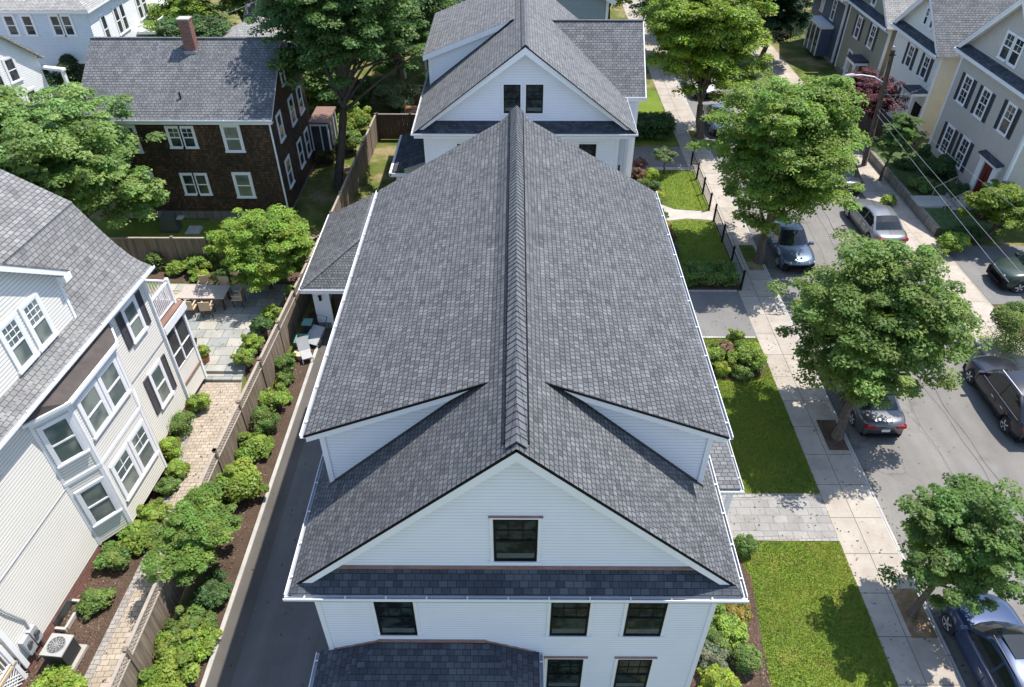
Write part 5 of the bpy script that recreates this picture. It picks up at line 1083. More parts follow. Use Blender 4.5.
# ================================================================== VEHICLES
def weld(o):
    import bmesh
    bm = bmesh.new(); bm.from_mesh(o.data); bmesh.ops.remove_doubles(bm, verts=bm.verts, dist=.002); bm.to_mesh(o.data); bm.free()
    o.data.polygons.foreach_set('use_smooth', [True] * len(o.data.polygons)); o.data.set_sharp_from_angle(angle=R(38))
def car(label, loc, rot, Lc, Wc, Hc, col, suv=False, group=None, name='parked_car', metal=.35, plate=True, sunroof=False):
    T = local(name, label, 'car', loc, rot, group); pm = paint('car_paint', col, metal)
    hl = Lc / 2; wr = .34 if suv else .32; fy, ry = hl - .88, -hl + .92; Ra = wr + .06
    zb = .98 if suv else .88; z0 = .22 if suv else .17
    if suv: yA, yB, yC, yD = hl - 1.2, hl - 2.0, -hl + 1.2, -hl + .28
    else: yA, yB, yC, yD = hl - 1.35, hl - 2.05, -hl + 1.45, -hl + .72
    def top(y):
        if y > yA: t = (y - yA) / (hl - yA); return zb + .03 - .05 * t - .20 * t ** 3
        if y < yD: t = (yD - y) / (hl + yD); return zb + .05 - .03 * t - .06 * t ** 3
        return zb + .03
    ys = sorted(set([-hl + Lc * i / 60 for i in range(61)])); vs = []; fs = []; sec = []
    for y in ys:
        t = abs(y) / hl; w = Wc / 2 * (1 - .16 * max(0, (t - .72) / .28) ** 2.2); e_ = max(0, (t - .93) / .07)
        zt = top(y) - .06 * e_; zl = z0 + .06 * e_ * 2
        za = zl
        for wy in (fy, ry):
            if abs(y - wy) < Ra: za = max(za, wr + math.sqrt(Ra * Ra - (y - wy) ** 2))
        half = [(w * .90, zl), (w * .985, zl + .1), (w * 1.0, .5), (w * .995, .66), (w * .975, zt - .1), (w * .93, zt - .02), (w * .72, zt + .012), (w * .35, zt + .03)]
        half = [(x, max(z, min(za, z0 + .8))) for x, z in half]
        def bw(x): return y - (x / w) ** 2 * (.24 * max(0, (y / hl - .45) / .55) - .13 * max(0, (-y / hl - .5) / .5))
        sec.append([(x, bw(x), z) for x, z in half] + [(0, y, zt + .035)] + [(-x, bw(x), z) for x, z in reversed(half)])
    n = len(sec[0])
    for s_ in sec: vs += s_
    for i in range(len(sec) - 1):
        for j in range(n - 1): a = i * n + j; fs.append((a, a + 1, a + n + 1, a + n))
    fs.append(tuple(range(n))[::-1]); fs.append(tuple((len(sec) - 1) * n + j for j in range(n)))
    bo = T.part('body', MB().mesh(vs, [f[::-1] for f in fs]), pm, smooth=True)
    T.part('underbody', MB().box(-Wc / 2 * .86, Wc / 2 * .86, -hl + .15, hl - .15, .16, .62), 'black', bo)
    # greenhouse
    W2 = Wc / 2; wb = W2 * .925; wt = W2 * (.74 if suv else .70)
    Y = [yD, yD + (yC - yD) * .5, yC, (yC * .7 + yB * .3), (yC + yB) / 2, (yC * .3 + yB * .7), yB, yB + (yA - yB) * .5, yA]
    Zr = [zb + .02, zb + (Hc - zb) * (.62 if suv else .56), Hc - .05, Hc - .005, Hc, Hc - .01, Hc - .055, zb + (Hc - zb) * .52, zb + .01]
    gp, gg = MB(), MB(); fr_ = [-1, -.87, -.45, 0, .45, .87, 1]
    def bo2(i, f): return (-.2 * f * f if i == 8 else -.17 * f * f if i == 7 else -.1 * f * f if i == 6 else .08 * f * f if i <= 1 else 0)
    def pt_(i, f):
        z = Zr[i]; wx = wb + (wt - wb) * min(1, (z - zb) / (Hc - zb)); return (wx * f, Y[i] + bo2(i, f), z + .035 * (1 - f * f) - (.03 if abs(f) == 1 and 0 < i < 8 else 0))
    for i in range(8):
        for j in range(6):
            quad = [pt_(i, fr_[j]), pt_(i, fr_[j + 1]), pt_(i + 1, fr_[j + 1]), pt_(i + 1, fr_[j])]
            gl_ = (i in (0, 1, 6, 7)) and 0 < j < 5; (gg if gl_ else gp).poly(quad)
    gs = MB()
    for s in (-1, 1):
        for i in range(8):
            A0, A1 = pt_(i, s), pt_(i + 1, s); B0, B1 = (s * wb, Y[i] + bo2(i, 1), zb - .03), (s * wb, Y[i + 1] + bo2(i + 1, 1), zb - .03)
            def mixp(B, A_, t): return tuple(B[k] + (A_[k] - B[k]) * t for k in range(3))
            lo, hi = .12, .9
            o = 1 if s > 0 else -1
            def addq(m, P): m.poly(P if o > 0 else P[::-1])
            addq(gp, [mixp(B0, A0, 0), mixp(B1, A1, 0), mixp(B1, A1, lo), mixp(B0, A0, lo)]); addq(gp, [mixp(B0, A0, hi), mixp(B1, A1, hi), A1, A0])
            g_ = i not in (0, 7) and not (suv is False and i == 1 and False)
            if i in (0, 7): gls = (i == 7)
            else: gls = True
            addq(gs if gls else gp, [mixp(B0, A0, lo), mixp(B1, A1, lo), mixp(B1, A1, hi), mixp(B0, A0, hi)])
        ym = (yB + yC) / 2
        pil = MB(); A0 = V((s * wt, ym, Hc - .05)); B0 = V((s * wb, ym, zb - .02)); gp.bar(B0 + V((s * .004, 0, 0)), A0 + V((s * .004, 0, 0)), .03, .07, up=(0, 1, 0))
    ro = T.part('roof', gp, pm, smooth=True); weld(ro)
    h_ = len(gg.f) // 2
    for nm, k0_, k1_ in (('rear_window', 0, h_), ('windscreen', h_, 2 * h_)):
        q = MB()
        for f_ in gg.f[k0_:k1_]: q.poly([gg.v[i] for i in f_])
        T.part(nm, q, 'carglass')
    h_ = len(gs.f) // 2
    for k0_, k1_ in ((0, h_), (h_, 2 * h_)):
        q = MB(); q.lock = True
        for f_ in gs.f[k0_:k1_]: q.poly([gs.v[i] for i in f_])
        q.g = [(0, 0)]; T.part('side_window', q, 'carglass')
    if suv:
        rr = MB()
        for s in (-1, 1): rr.bar((s * wt * .93, yC, Hc + .02), (s * wt * .93, yB, Hc + .015), .025, .03)
        T.part('roof_rail', rr, 'darkmetal' if sunroof else 'rim')
    if sunroof: T.part('sunroof', MB().box(-.42, .42, ym + .05, ym + .75, Hc + .02, Hc + .043), 'carglass')
    for s in (-1, 1): T.part('window_trim', MB().bar((s * (wb + .006), yD + .25, zb + .0), (s * (wb + .006), yA - .22, zb + .0), .02, .025), 'chrome')
    sm = MB()
    for s in (-1, 1):
        for yy in (yA - .1, (yB + yC) / 2, yC + .0): sm.box(min(s * W2 * .97, s * (W2 + .003)), max(s * W2 * .97, s * (W2 + .003)), yy - .008, yy + .008, .34, .78)
        for yy in ((yB + yC) / 2 + .2, yC + .25): T.part('door_handle', MB().box(min(s * W2 * .96, s * (W2 + .02)), max(s * W2 * .96, s * (W2 + .02)), yy - .09, yy + .09, .75, .785), 'chrome')
        T.part('mirror', MB().box(min(s * W2 * .94, s * (W2 + .17)), max(s * W2 * .94, s * (W2 + .17)), yA - .32, yA - .2, zb - .01, zb + .13), pm)
        T.part('headlight', MB().mesh([(s * W2 * .48, hl - .09, zb - .30), (s * W2 * .80, hl - .24, zb - .28), (s * W2 * .90, hl - .52, zb - .16), (s * W2 * .48, hl - .14, zb - .16), (s * W2 * .5, hl - .5, zb - .3), (s * W2 * .78, hl - .58, zb - .13)], [(0, 1, 2, 5, 3), (0, 4, 1), (3, 5, 4), (0, 3, 4), (1, 4, 2), (2, 4, 5)]), 'head')
        T.part('taillight', MB().box(min(s * W2 * .45, s * W2 * .85), max(s * W2 * .45, s * W2 * .85), -hl + .03, -hl + .14, zb - .2, zb - .07).box(min(s * W2 * .76, s * W2 * .86), max(s * W2 * .76, s * W2 * .86), -hl + .08, -hl + .26, zb - .2, zb - .07), 'tail')
        for wy in (fy, ry):
            wn = MB().tube([(s * (W2 - .235), wy, wr), (s * (W2 - .2), wy, wr), (s * (W2 - .04), wy, wr), (s * (W2 - .02), wy, wr)], [wr - .03, wr, wr, wr - .04], 28); wo = T.part('wheel', wn, 'tyre', smooth=False)
            rm = MB()
            rm.tube([(s * (W2 - .06), wy, wr), (s * (W2 - .012), wy, wr)], [wr * .60, wr * .66], 24, False)
            for k_ in range(5): a = k_ * 1.2566; rm.bar((s * (W2 - .014), wy, wr), (s * (W2 - .014), wy + wr * .63 * math.cos(a), wr + wr * .63 * math.sin(a)), .05, .02, up=(1, 0, 0))
            rm.tube([(s * (W2 - .03), wy, wr), (s * (W2 - .004), wy, wr)], .05, 10); T.part('rim', rm, 'rim', wo)
    T.part('door_seam', sm, 'black')
    T.part('bumper_trim', MB().box(-W2 * .7, W2 * .7, -hl - .01, -hl + .1, z0 + .06, z0 + .16).box(-W2 * .55, W2 * .55, hl - .1, hl + .008, z0 + .08, z0 + .24), 'black')
    T.part('licence_plate', MB().box(-.16, .16, -hl - .018, -hl, .55, .67), 'plate')
    return T
RZ = -.11
car('dark charcoal suv with silver roof rails parked on the right side of the street', (20.07, 21.45, RZ), R(0), 4.65, 1.85, 1.66, (.013, .015, .026), True, metal=.2)
car('blue grey suv with sunroof parked under the small maple at the bottom right', (14.08, 10.25, RZ), R(1.0), 4.7, 1.88, 1.64, (.03, .055, .13), True, sunroof=True, metal=.35)
car('grey sedan with red tail lights parked behind the middle tree trunk', (14.22, 21.75, RZ), R(0), 4.6, 1.8, 1.44, (.13, .13, .14), metal=.6)
car('blue silver hatchback facing the camera under the tall leafy street tree', (14.4, 33.0, RZ), R(180), 4.3, 1.78, 1.48, (.10, .135, .19), metal=.5)
car('light silver sedan parked beside the far sidewalk in the sun', (19.85, 35.4, RZ), R(2), 4.7, 1.82, 1.45, (.24, .25, .26), metal=.65)
car('dark blue car parked ahead of the silver sedan near the utility pole', (19.85, 41.4, RZ), R(0), 4.4, 1.8, 1.5, (.012, .016, .035), metal=.4)
car('dark green suv with pale roof rack parked in the driveway across the street', (25.95, 30.1, 0), R(90), 4.5, 1.85, 1.72, (.03, .05, .04), True, metal=.2)
car('small blue car half hidden behind the farthest street tree', (14.3, 49.5, RZ), R(180), 4.2, 1.76, 1.46, (.12, .16, .22), metal=.5)
car('white car seen through leaves farther up the street', (14.3, 56.5, RZ), R(180), 4.4, 1.78, 1.46, (.5, .5, .5), metal=.3)

# ================================================================== BACKYARD THINGS
Tb = Thing('patio_table', 'long rectangular patio table on the bluestone patio', 'table', (-14.55, 27.7, .3))
Tb.part('tabletop', MB().box(-15.6, -13.45, 27.2, 28.25, .98, 1.03), 'tabletop')
for x in (-15.45, -13.6):
    for y in (27.32, 28.12): Tb.part('leg', MB().box(x - .04, x + .04, y - .04, y + .04, .3, .98), 'woodd')
def chair(label, x, y, rot):
    T = local('patio_chair', label, 'chair', (x, y, .3), rot, 'chairs around the patio table')
    T.part('seat', MB().box(-.25, .25, -.24, .24, .4, .45), 'tan'); T.part('backrest', MB().box(-.25, .25, -.27, -.235, .45, .9), 'tan')
    for a in (-.22, .22):
        for b_ in (-.21, .21): T.part('leg', MB().box(a - .02, a + .02, b_ - .02, b_ + .02, 0, .4), 'woodd')
        T.part('armrest', MB().box(a - .03, a + .03, -.22, .22, .62, .65), 'tan')
chair('left patio chair on the near side of the table', -15.0, 26.95, 0); chair('right patio chair on the near side of the table', -14.2, 26.9, .1)
chair('patio chair at the right end of the table in tree shade', -13.0, 27.7, R(90)); chair('patio chair at the left end of the table beside the railing', -16.05, 27.75, R(-90))
chair('left patio chair on the far side of the table', -14.9, 28.55, R(180)); chair('right patio chair on the far side of the table by the shrubs', -13.95, 28.5, R(176))
pl = Thing('planter', 'terracotta planter with leafy plant by the patio step', 'planter', (-13.25, 23.6, .3)); pl.part('pot', MB().tube([(-13.25, 23.6, .3), (-13.25, 23.6, .62)], [.14, .2], 14), 'terra')
rng = np.random.default_rng(5); vs, cc = foliage(rng, [(-13.25, 23.6, .85, .3, .3, .25), (-13.2, 23.5, 1.05, .2, .2, .2)], 300, .13, G2); leafmesh('foliage', vs, cc, pl.o, (-13.25, 23.6, .3))
# garden clutter beside the garage
b1 = Thing('storage_bin', 'teal plastic bin beside the fence near the garage', 'bin', (-9.45, 24.9, .0)); b1.part('bin', MB().mesh([(-9.62, 24.7, .03), (-9.22, 24.7, .03), (-9.22, 25.15, .03), (-9.62, 25.15, .03), (-9.68, 24.65, .5), (-9.17, 24.65, .5), (-9.17, 25.2, .5), (-9.68, 25.2, .5)], [(0, 3, 2, 1), (0, 1, 5, 4), (1, 2, 6, 5), (2, 3, 7, 6), (3, 0, 4, 7)]), 'teal'); b1.part('rim', MB().box(-9.7, -9.15, 24.62, 24.66, .47, .52).box(-9.7, -9.15, 25.19, 25.23, .47, .52).box(-9.7, -9.66, 24.66, 25.19, .47, .52).box(-9.19, -9.15, 24.66, 25.19, .47, .52), 'teal')
k2 = local('lounge_chair', 'white folded plastic garden lounger by the driveway kerb', 'lounger', (-9.05, 24.05, .0), R(25)); k2.part('seat', MB().box(-.22, .22, -.3, .3, .3, .34), 'plastic'); k2.part('backrest', MB().slab([(-.25, .3, .32), (.25, .3, .32), (.25, .62, .85), (-.25, .62, .85)], .03), 'plastic')
for a in (-.22, .22):
    for b_ in (-.27, .27): k2.part('leg', MB().box(a - .02, a + .02, b_ - .02, b_ + .02, 0, .3), 'white')
k3 = local('garden_cart', 'grey plastic cart tipped beside the garage corner', 'cart', (-8.95, 25.3, 0), R(-20)); k3.part('tray', MB().slab([(-.35, -.45, .25), (.35, -.45, .25), (.3, .45, .6), (-.3, .45, .6)], .06), 'plastic'); k3.part('handle', MB().tube([(-.25, .45, .55), (-.25, .8, .9), (.25, .8, .9), (.25, .45, .55)], .02, 6), 'darkmetal')
for s in (-1, 1): k3.part('wheel', MB().tube([(s * .36, -.2, .15), (s * .42, -.2, .15)], .15, 14), 'tyre')
k4 = Thing('plastic_tub', 'tan low tub beside the teal bin', 'tub', (-9.35, 24.2, 0)); k4.part('tub', MB().tube([(-9.35, 24.2, .03), (-9.35, 24.2, .32)], [.22, .28], 16), 'tan')
k5 = Thing('recycling_bin', 'dark green wheeled bin in the shade behind the tub', 'bin', (-9.3, 25.9, 0)); k5.part('body', MB().box(-9.5, -9.12, 25.6, 26.0, .05, .72), 'shutter'); k5.part('lid', MB().box(-9.53, -9.1, 25.56, 26.04, .72, .77), 'teal')
k6 = Thing('covered_grill', 'dark covered grill beside the cedar house wall', 'grill', (-19.0, 35.0, 0)); k6.part('cover', MB().mesh([(-19.5, 34.7, .05), (-18.5, 34.7, .05), (-18.5, 35.4, .05), (-19.5, 35.4, .05), (-19.4, 34.8, .8), (-18.6, 34.8, .8), (-18.7, 35.3, 1.05), (-19.3, 35.3, 1.05)], [(0, 1, 5, 4), (1, 2, 6, 5), (2, 3, 7, 6), (3, 0, 4, 7), (4, 5, 6, 7)]), 'acd'); k6.part('shelf', MB().box(-18.5, -18.15, 34.85, 35.25, .75, .79), 'plastic')
k7 = Thing('cellar_hatch', 'white flat hatch cover on the grass by the cedar house', 'hatch', (-17.9, 34.9, 0)); k7.part('cover', MB().slab([(-18.1, 34.6, .06), (-17.4, 34.6, .06), (-17.4, 35.3, .12), (-18.1, 35.3, .12)], .05), 'plastic'); k7.part('frame', MB().box(-18.14, -17.36, 34.56, 35.34, -.02, .03), 'concrete')
k8 = Thing('deck_furniture', 'small wooden deck with bench beyond the dark fence', 'deck', (-7.2, 50, 0)); k8.part('platform', MB().box(-8.3, -6.0, 48.6, 51.5, -.02, .3), 'tabletop'); k8.part('bench', MB().box(-7.9, -6.6, 50.6, 51.1, .7, .76).box(-7.9, -7.8, 50.6, 51.1, .3, .7).box(-6.7, -6.6, 50.6, 51.1, .3, .7), 'terra')

# ================================================================== TREES
tree('maple_tree', 'large green maple in front of the grey sedan in the middle of the sidewalk', (12.55, 19.6, 0), (12.95, 20.5, 4.65), (3.35, 3.15, 3.15), 11, 210, 300, .20, (.095, .15, .028), trunk=.17, cr=.78, lean=(.1, .1), fork=.36)
tree('maple_tree', 'smaller green maple in the near tree pit above the blue grey suv', (12.3, 12.1, 0), (12.9, 12.5, 3.3), (2.2, 2.1, 2.1), 12, 120, 260, .165, (.075, .13, .026), trunk=.11, cr=.52, fork=.4)
tree('maple_tree', 'tall bright green maple with yellow tips beside the black metal fence', (12.7, 32.0, 0), (12.8, 32.6, 5.45), (4.0, 3.8, 4.3), 13, 290, 300, .24, (.11, .175, .026), trunk=.22, cr=.9, fork=.33)
tree('maple_tree', 'big yellow green tree farthest back on the near sidewalk', (12.6, 47.5, 0), (11.9, 48.2, 6.2), (4.6, 4.4, 4.4), 14, 260, 300, .28, (.13, .19, .02), trunk=.24, cr=1.1, fork=.35)
tree('maple_tree', 'broad maple with pale clumpy leaves between the left house and the cedar house', (-22.2, 31.9, 0), (-22.6, 32.2, 5.0), (5.9, 4.7, 4.2), 15, 560, 300, .27, (.12, .19, .048), trunk=.24, cr=.95, low=.95)
tree('dogwood_tree', 'small bright lime green tree over the patio corner by the long fence', (-11.9, 29.0, 0), (-11.75, 29.2, 2.45), (2.45, 2.2, 2.1), 16, 190, 260, .17, (.14, .215, .03), trunk=.1, cr=.6, fork=.5)
tree('oak_tree', 'very tall dark green tree between the cedar house and the side lawn fence', (-10.7, 40.2, 0), (-9.1, 41.2, 8.9), (5.6, 4.6, 4.5), 17, 280, 300, .27, (.06, .11, .026), trunk=.26, cr=1.05, fork=.52)
tree('oak_tree', 'dark leaning tree standing behind the tall one left of the second house', (-8.4, 53.5, 0), (-8.6, 54.5, 5.6), (4.8, 4.0, 4.8), 18, 170, 260, .3, (.045, .09, .02), trunk=.28, cr=1.1, fork=.5)
tree('elm_tree', 'bright yellow green tree left of the second white house roof', (-6.3, 60.5, 0), (-6.0, 59.5, 4.4), (3.6, 3, 4.0), 19, 130, 240, .3, (.10, .16, .02), trunk=.2, cr=1.0)
tree('plum_tree', 'dark red leaved plum tree in front of the cream house', (22.9, 47.5, 0), (23.1, 47.3, 3.0), (2.4, 2.3, 1.7), 20, 110, 260, .19, (.085, .03, .032), trunk=.12, cr=.6, fork=.4)
tree('small_street_tree', 'young green tree on the verge beside the utility pole and taupe house', (22.5, 41.2, 0), (22.6, 41.0, 2.9), (1.45, 1.5, 1.4), 21, 70, 240, .16, (.07, .125, .025), trunk=.07, cr=.45, fork=.45)
tree('spruce_tree', 'dark evergreen tree at the top beside the navy house', (21.2, 64, 0), (21.2, 63, 4.8), (3.0, 3, 4.6), 22, 160, 260, .28, (.02, .05, .02), trunk=.2, cr=.95, low=.95)
tree('dogwood_tree', 'lime green tree in front of the taupe house corner at the right edge', (25.3, 34.0, 0), (25.6, 33.7, 2.2), (2.3, 1.6, 1.5), 23, 90, 240, .19, (.11, .165, .018), trunk=.1, cr=.55)
BT = [((-24.5, 58), 2.6, 3.2, G4, 'low dark tree hugging the back of the cedar house'), ((-20, 50), 2.0, 2.6, G4, 'low shaded tree right behind the cedar house'), ((-14, 51), 2.2, 2.4, G1, 'small tree between the outbuilding and the tall dark tree'), ((-16, 63), 5.5, 4.2, G2, 'dark leafy tree behind the chimney of the cedar house'), ((-23.5, 66), 5, 4.0, G1, 'round tree left of the thin pole at the top'), ((-13.2, 57), 4.6, 3.2, G4, 'dark tree right of the pyramid roofed outbuilding'),
      ((8.5, 71), 4.5, 3.6, G2, 'tree right of the blue grey house at the top edge'), ((13, 63), 5.0, 4.2, G4, 'dense dark tree above the wing roof of the second house'), ((17.5, 70), 5, 4.4, G1, 'green tree at the far end of the street near side'), ((22.8, 73), 4.5, 4.2, G4, 'dark tree at the far end of the street beyond the navy house'), ((-27.2, 62.5), 3.5, 3, G2, 'light tree beside the porch of the far white house'), ((-1, 75), 5, 4.5, G1, 'tree behind the blue grey house at the very top'), ((-11, 70), 6, 5.0, G4, 'tall shadowy tree at the top behind the outbuildings'), ((4, 80), 5, 5, G2, 'distant tree over the far street corner'), ((30, 76), 5, 5, G1, 'distant tree behind the navy house')]
for i, ((x, y), h, r_, col, lb) in enumerate(BT):
    tree('leafy_tree', lb, (x, y, 0), (x, y, h), (r_, r_, r_ * .85), 40 + i, 110, 200, .34, col, trunk=.2, cr=1.15, group='trees at the back of the view')

# ================================================================== SHRUBS
def gp(px, py, z=0):
    """ground point (metres) met by the sight line read off the photograph"""
    x = (px - 512) / 728; y = (343.5 - py) / 728; c, s = math.cos(R(39.5)), math.sin(R(39.5)); t = (z - CAMH) / (-s + y * c)
    X = x * t; Yy = (c + y * s) * t; a = R(.2733); return (X * math.cos(a) - Yy * math.sin(a), X * math.sin(a) + Yy * math.cos(a))
SH = [  # px, py of its middle, radius in metres, height, colour, kind, label
 (286, 362, .42, .9, G1, 'loose', 'dark green shrub nearest the garden clutter in the driveway bed'), (285, 379, .35, .6, G1, 'loose', 'small dark shrub second from the garage in the driveway bed'),
 (274, 397, .62, .95, G2, 'loose', 'rounded light green shrub in the driveway bed beside the long fence'), (264, 421, .58, 1.0, G1, 'ball', 'dense globe shrub in the driveway bed halfway along the fence'),
 (250, 447, .62, .9, G2, 'loose', 'leafy shrub in the driveway bed below the globe shrub'), (263, 443, .36, .7, G2, 'loose', 'small shrub touching the kerb side of the driveway bed'), (234, 480, .95, 1.3, G2, 'loose', 'wide leafy shrub in the driveway bed just above the big leafy bush'),
 (213, 590, .55, .9, G4, 'loose', 'dark shaded shrub right under the big leafy bush'), (190, 622, .62, .9, G1, 'loose', 'glossy shrub below the big bush in the driveway bed'), (200, 640, .5, .8, G3, 'loose', 'lime tipped shrub near the kerb at the bottom left'),
 (178, 640, .6, .9, G2, 'loose', 'broad leaved shrub against the low end of the fence'), (175, 668, .75, .95, G2, 'loose', 'bushy shrub near the bottom edge beside the fence'), (160, 690, .7, .9, G3, 'loose', 'lime green shrub at the very bottom of the driveway bed'),
 (195, 402, .5, .9, G2, 'loose', 'bright shrub by the house wall next to the patio'), (178, 424, .62, .95, G1, 'ball', 'large clipped shrub beside the house wall and path'), (171, 449, .45, .8, G3, 'ball', 'yellow green globe shrub beside the house bay'),
 (176, 468, .38, .55, G2, 'loose', 'low shrub by the basement window beside the path'), (166, 486, .4, .6, G1, 'loose', 'low spreading shrub below the basement window'), (152, 511, .45, .75, G2, 'loose', 'shrub at the foot of the bay corner'),
 (138, 537, .62, .7, G2, 'loose', 'fern like clump under the bay'), (111, 555, .58, .8, G1, 'loose', 'dark leafy shrub under the bay beside the mulch'), (95, 599, .5, .6, G1, 'loose', 'lone low shrub in the mulch bed near the air conditioner'), (52, 690, .75, .7, G3, 'loose', 'bright lime grass clump at the bottom left corner'),
 (155, 262, .42, .95, G1, 'ball', 'clipped boxwood at the left end of the back garden bed'), (178, 266, .55, .7, G2, 'loose', 'light shrub in front of the brown fence'), (198, 262, .72, .95, G2, 'loose', 'big loose hydrangea in the back garden bed'), (200, 276, .45, .6, G3, 'loose', 'pale green shrub in front of the hydrangea'),
 (211, 251, .34, 1.9, G1, 'cone', 'left of two columnar evergreens against the brown fence'), (224, 252, .34, 1.7, G1, 'cone', 'right of two columnar evergreens against the brown fence'), (223, 279, .55, .85, G1, 'ball', 'clipped boxwood right behind the patio table'),
 (246, 362, .42, .7, G2, 'loose', 'shrub inside the fence beside the patio step'), (252, 346, .45, .7, G3, 'loose', 'pale shrub inside the fence by the patio edge'), (262, 330, .45, .9, G4, 'loose', 'shaded shrub inside the fence beside the patio'), (272, 314, .5, 1.0, G2, 'loose', 'shrub inside the fence under the lime tree'),
 (745, 545, .37, .7, G1, 'ball', 'small boxwood ball beside the entry walk'), (746, 659, .42, .75, G1, 'ball', 'boxwood ball in the mulch at the lower right house corner'), (722, 617, .5, .8, G2, 'loose', 'leafy shrub tight against the right house corner'), (737, 612, .4, .6, (.19, .16, .03), 'loose', 'yellow flowering shrub at the right house corner'),
 (734, 631, .42, .7, G3, 'loose', 'lime shrub between the boxwood ball and the yellow shrub'), (716, 640, .4, .7, G1, 'loose', 'dark shrub against the right wall of the main house'), (712, 657, .45, .7, (.10, .115, .06), 'loose', 'grey green shrub in the foundation bed'), (716, 682, .55, .8, G5, 'loose', 'brightest lime shrub at the bottom of the foundation bed'),
 (714, 354, .55, .8, G2, 'loose', 'left shrub of the island bed by the driveway'), (748, 354, .8, 1.2, G2, 'loose', 'largest shrub of the island bed next to the sidewalk'), (728, 350, .4, .8, (.22, .16, .09), 'loose', 'dry pinkish shrub in the middle of the island bed'), (742, 371, .42, .6, G1, 'loose', 'front dark shrub of the island bed'), (723, 369, .33, .6, G5, 'ball', 'small lime globe at the front of the island bed'), (736, 335, .35, 1.2, G2, 'loose', 'thin young shrub at the back of the island bed'),
 (651, 175, .45, .75, G5, 'ball', 'golden globe shrub in the far garden bed'), (643, 184, .42, .6, G1, 'ball', 'dark low boxwood left in the far garden bed'), (655, 186, .38, .55, G4, 'ball', 'small dark globe in the far garden bed'), (657, 197, .45, .6, G5, 'ball', 'yellow green globe nearest the curved garden path'), (638, 172, .4, .7, (.12, .07, .04), 'loose', 'brown red shrub against the far house wall'), (640, 162, .4, .7, (.14, .08, .06), 'loose', 'reddish shrub at the back of the far garden bed'),
 (659, 214, .42, .6, G1, 'loose', 'green shrub just below the curved garden path'), (664, 225, .42, .6, (.19, .18, .03), 'loose', 'yellow shrub below the curved garden path'), (668, 236, .42, .6, (.13, .08, .04), 'loose', 'rusty shrub below the yellow one'), (672, 249, .5, .7, (.08, .10, .05), 'loose', 'grey green shrub at the edge of the neighbour lawn'),
 (396, 93, 1.7, 2.4, (.13, .165, .07), 'loose', 'pale olive bush against the dark fence at the back'), (350, 140, 1.0, 1.6, G1, 'loose', 'round shrub behind the trunk of the tall tree'), (352, 118, 1.2, 2.0, G2, 'loose', 'light shrub along the side lawn fence'), (322, 150, .8, 1.3, G1, 'loose', 'shrub beside the sunroom of the cedar house'), (415, 142, .4, .6, G2, 'loose', 'small plant at the far end of the side lawn'),
 (72, 74, 2.1, 3.6, (.035, .06, .02), 'loose', 'dark bush between the two far white houses'), (64, 86, 1.4, 1.6, G5, 'loose', 'yellow green bush below the dark bush at the far left'), (944, 172, 1.2, 1.3, G4, 'loose', 'dark evergreen shrub under the taupe house windows'), (957, 196, .8, .9, G4, 'loose', 'dark shrub left of the taupe house steps'), (985, 214, .7, .9, (.05, .03, .02), 'loose', 'dark brownish shrub right of the taupe house steps'),
 (1018, 330, 1.15, 2.3, G1, 'ball', 'big rounded hedge ball at the right edge by the far sidewalk'), (954, 240, .8, 1.2, G3, 'loose', 'lime shrub beside the far sidewalk left of the driveway'), (889, 200, .45, .55, G2, 'loose', 'small plant at the kerb behind the silver sedan'), (728, 112, .4, .6, G2, 'loose', 'small plant at the foot of the farthest street tree')]
SH += [(906, 168, .7, .6, G4, 'loose', 'low dark plant along the retaining wall near the young tree'), (921, 190, .7, .6, G1, 'loose', 'low green plant in the raised yard beside the wall'), (934, 152, 1.0, 1.2, G4, 'loose', 'dark shrub at the far corner of the taupe house'), (968, 232, .7, .8, G4, 'loose', 'dark shrub beside the parking pad fence'), (362, 92, 1.3, 2.4, G4, 'loose', 'shaded shrub behind the second tall trunk'), (385, 62, 1.4, 2.6, G1, 'loose', 'leafy shrub beyond the dark fence near the deck')]
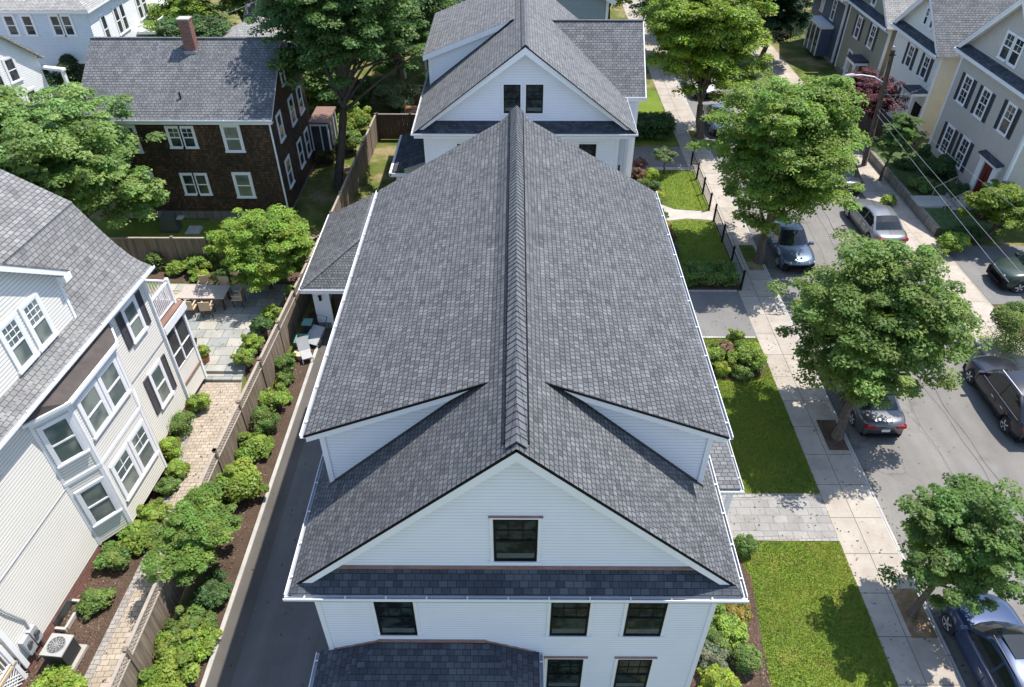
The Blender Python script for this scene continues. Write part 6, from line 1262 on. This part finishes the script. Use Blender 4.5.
for i, (px, py, r_, h, col, kd, lb) in enumerate(SH):
    r_ *= 1.1; h *= 1.05; x, y = gp(px, py, h * .5); zb_ = .3 if (y > 23 and y < 29.4 and -17.4 < x < -11.2) else (.4 if 23.2 < x < 26.3 and 34.7 < y < 52 else 0.0)
    far = y > 30; nleaf = int((7500 if r_ > .6 else 5200) * (1.0 if not far else .7) * (1 + max(0, r_ - .9) * 4)); ls = (.06 if kd != 'loose' else .095) * (1.25 if far else 1) * (.75 + .4 * min(r_, 1.3))
    shrub(lb, x, y, r_, r_ * .95, h, 100 + i, col, ls, nleaf, name={'ball': 'boxwood', 'cone': 'arborvitae'}.get(kd, 'shrub'), z=zb_, kind=kd)
# big leafy bush over the fence
tree('viburnum_bush', 'big light green leafy bush spilling over the long fence and the paver path', (-9.95, 13.9, 0), (-10.1, 13.9, 1.55), (1.35, 1.75, 1.05), 30, 110, 240, .14, (.10, .165, .028), trunk=.06, cr=.42, cat='bush', fork=.4)
# clipped topiary
tree('topiary_tree', 'small flat topped topiary tree on the neighbour lawn corner', (9.3, 42.0, 0), (9.3, 42.0, 1.25), (.75, .7, .38), 31, 60, 300, .11, (.085, .13, .045), trunk=.05, cr=.28, cat='topiary', fork=.8)
def hedge(label, x0, x1, y0, y1, h, seed, col=G1, n=14000, leaf=.1):
    rng = np.random.default_rng(seed); T = Thing('hedge', label, 'hedge', ((x0 + x1) / 2, (y0 + y1) / 2, 0)); cl = []
    nx, ny = max(1, int((x1 - x0) / .4)), max(1, int((y1 - y0) / .4))
    for i in range(nx):
        for j in range(ny):
            for zf in (.25, .55, .82): cl.append((x0 + (i + .5) * (x1 - x0) / nx + rng.normal() * .04, y0 + (j + .5) * (y1 - y0) / ny + rng.normal() * .04, h * zf, .3, .3, h * .22))
    vs, cc = foliage(rng, cl, max(20, n // len(cl)), leaf, col, .3); leafmesh('foliage', vs, cc, T.o, ((x0 + x1) / 2, (y0 + y1) / 2, 0))
    m = MB(); x = x0 + .4
    while x < x1: m.tube([(x, (y0 + y1) / 2, -.02), (x, (y0 + y1) / 2, h * .7)], .03, 5); x += .8
    T.part('stem', m, 'bark')
hedge('low wide green hedge between the neighbour driveway and lawn', 7.8, 11.0, 29.55, 31.0, .75, 60)
hedge('tall clipped dark hedge beside the side driveway of the second house', 6.9, 10.7, 46.6, 48.6, 1.4, 61, (.04, .08, .02), 20000, .12)
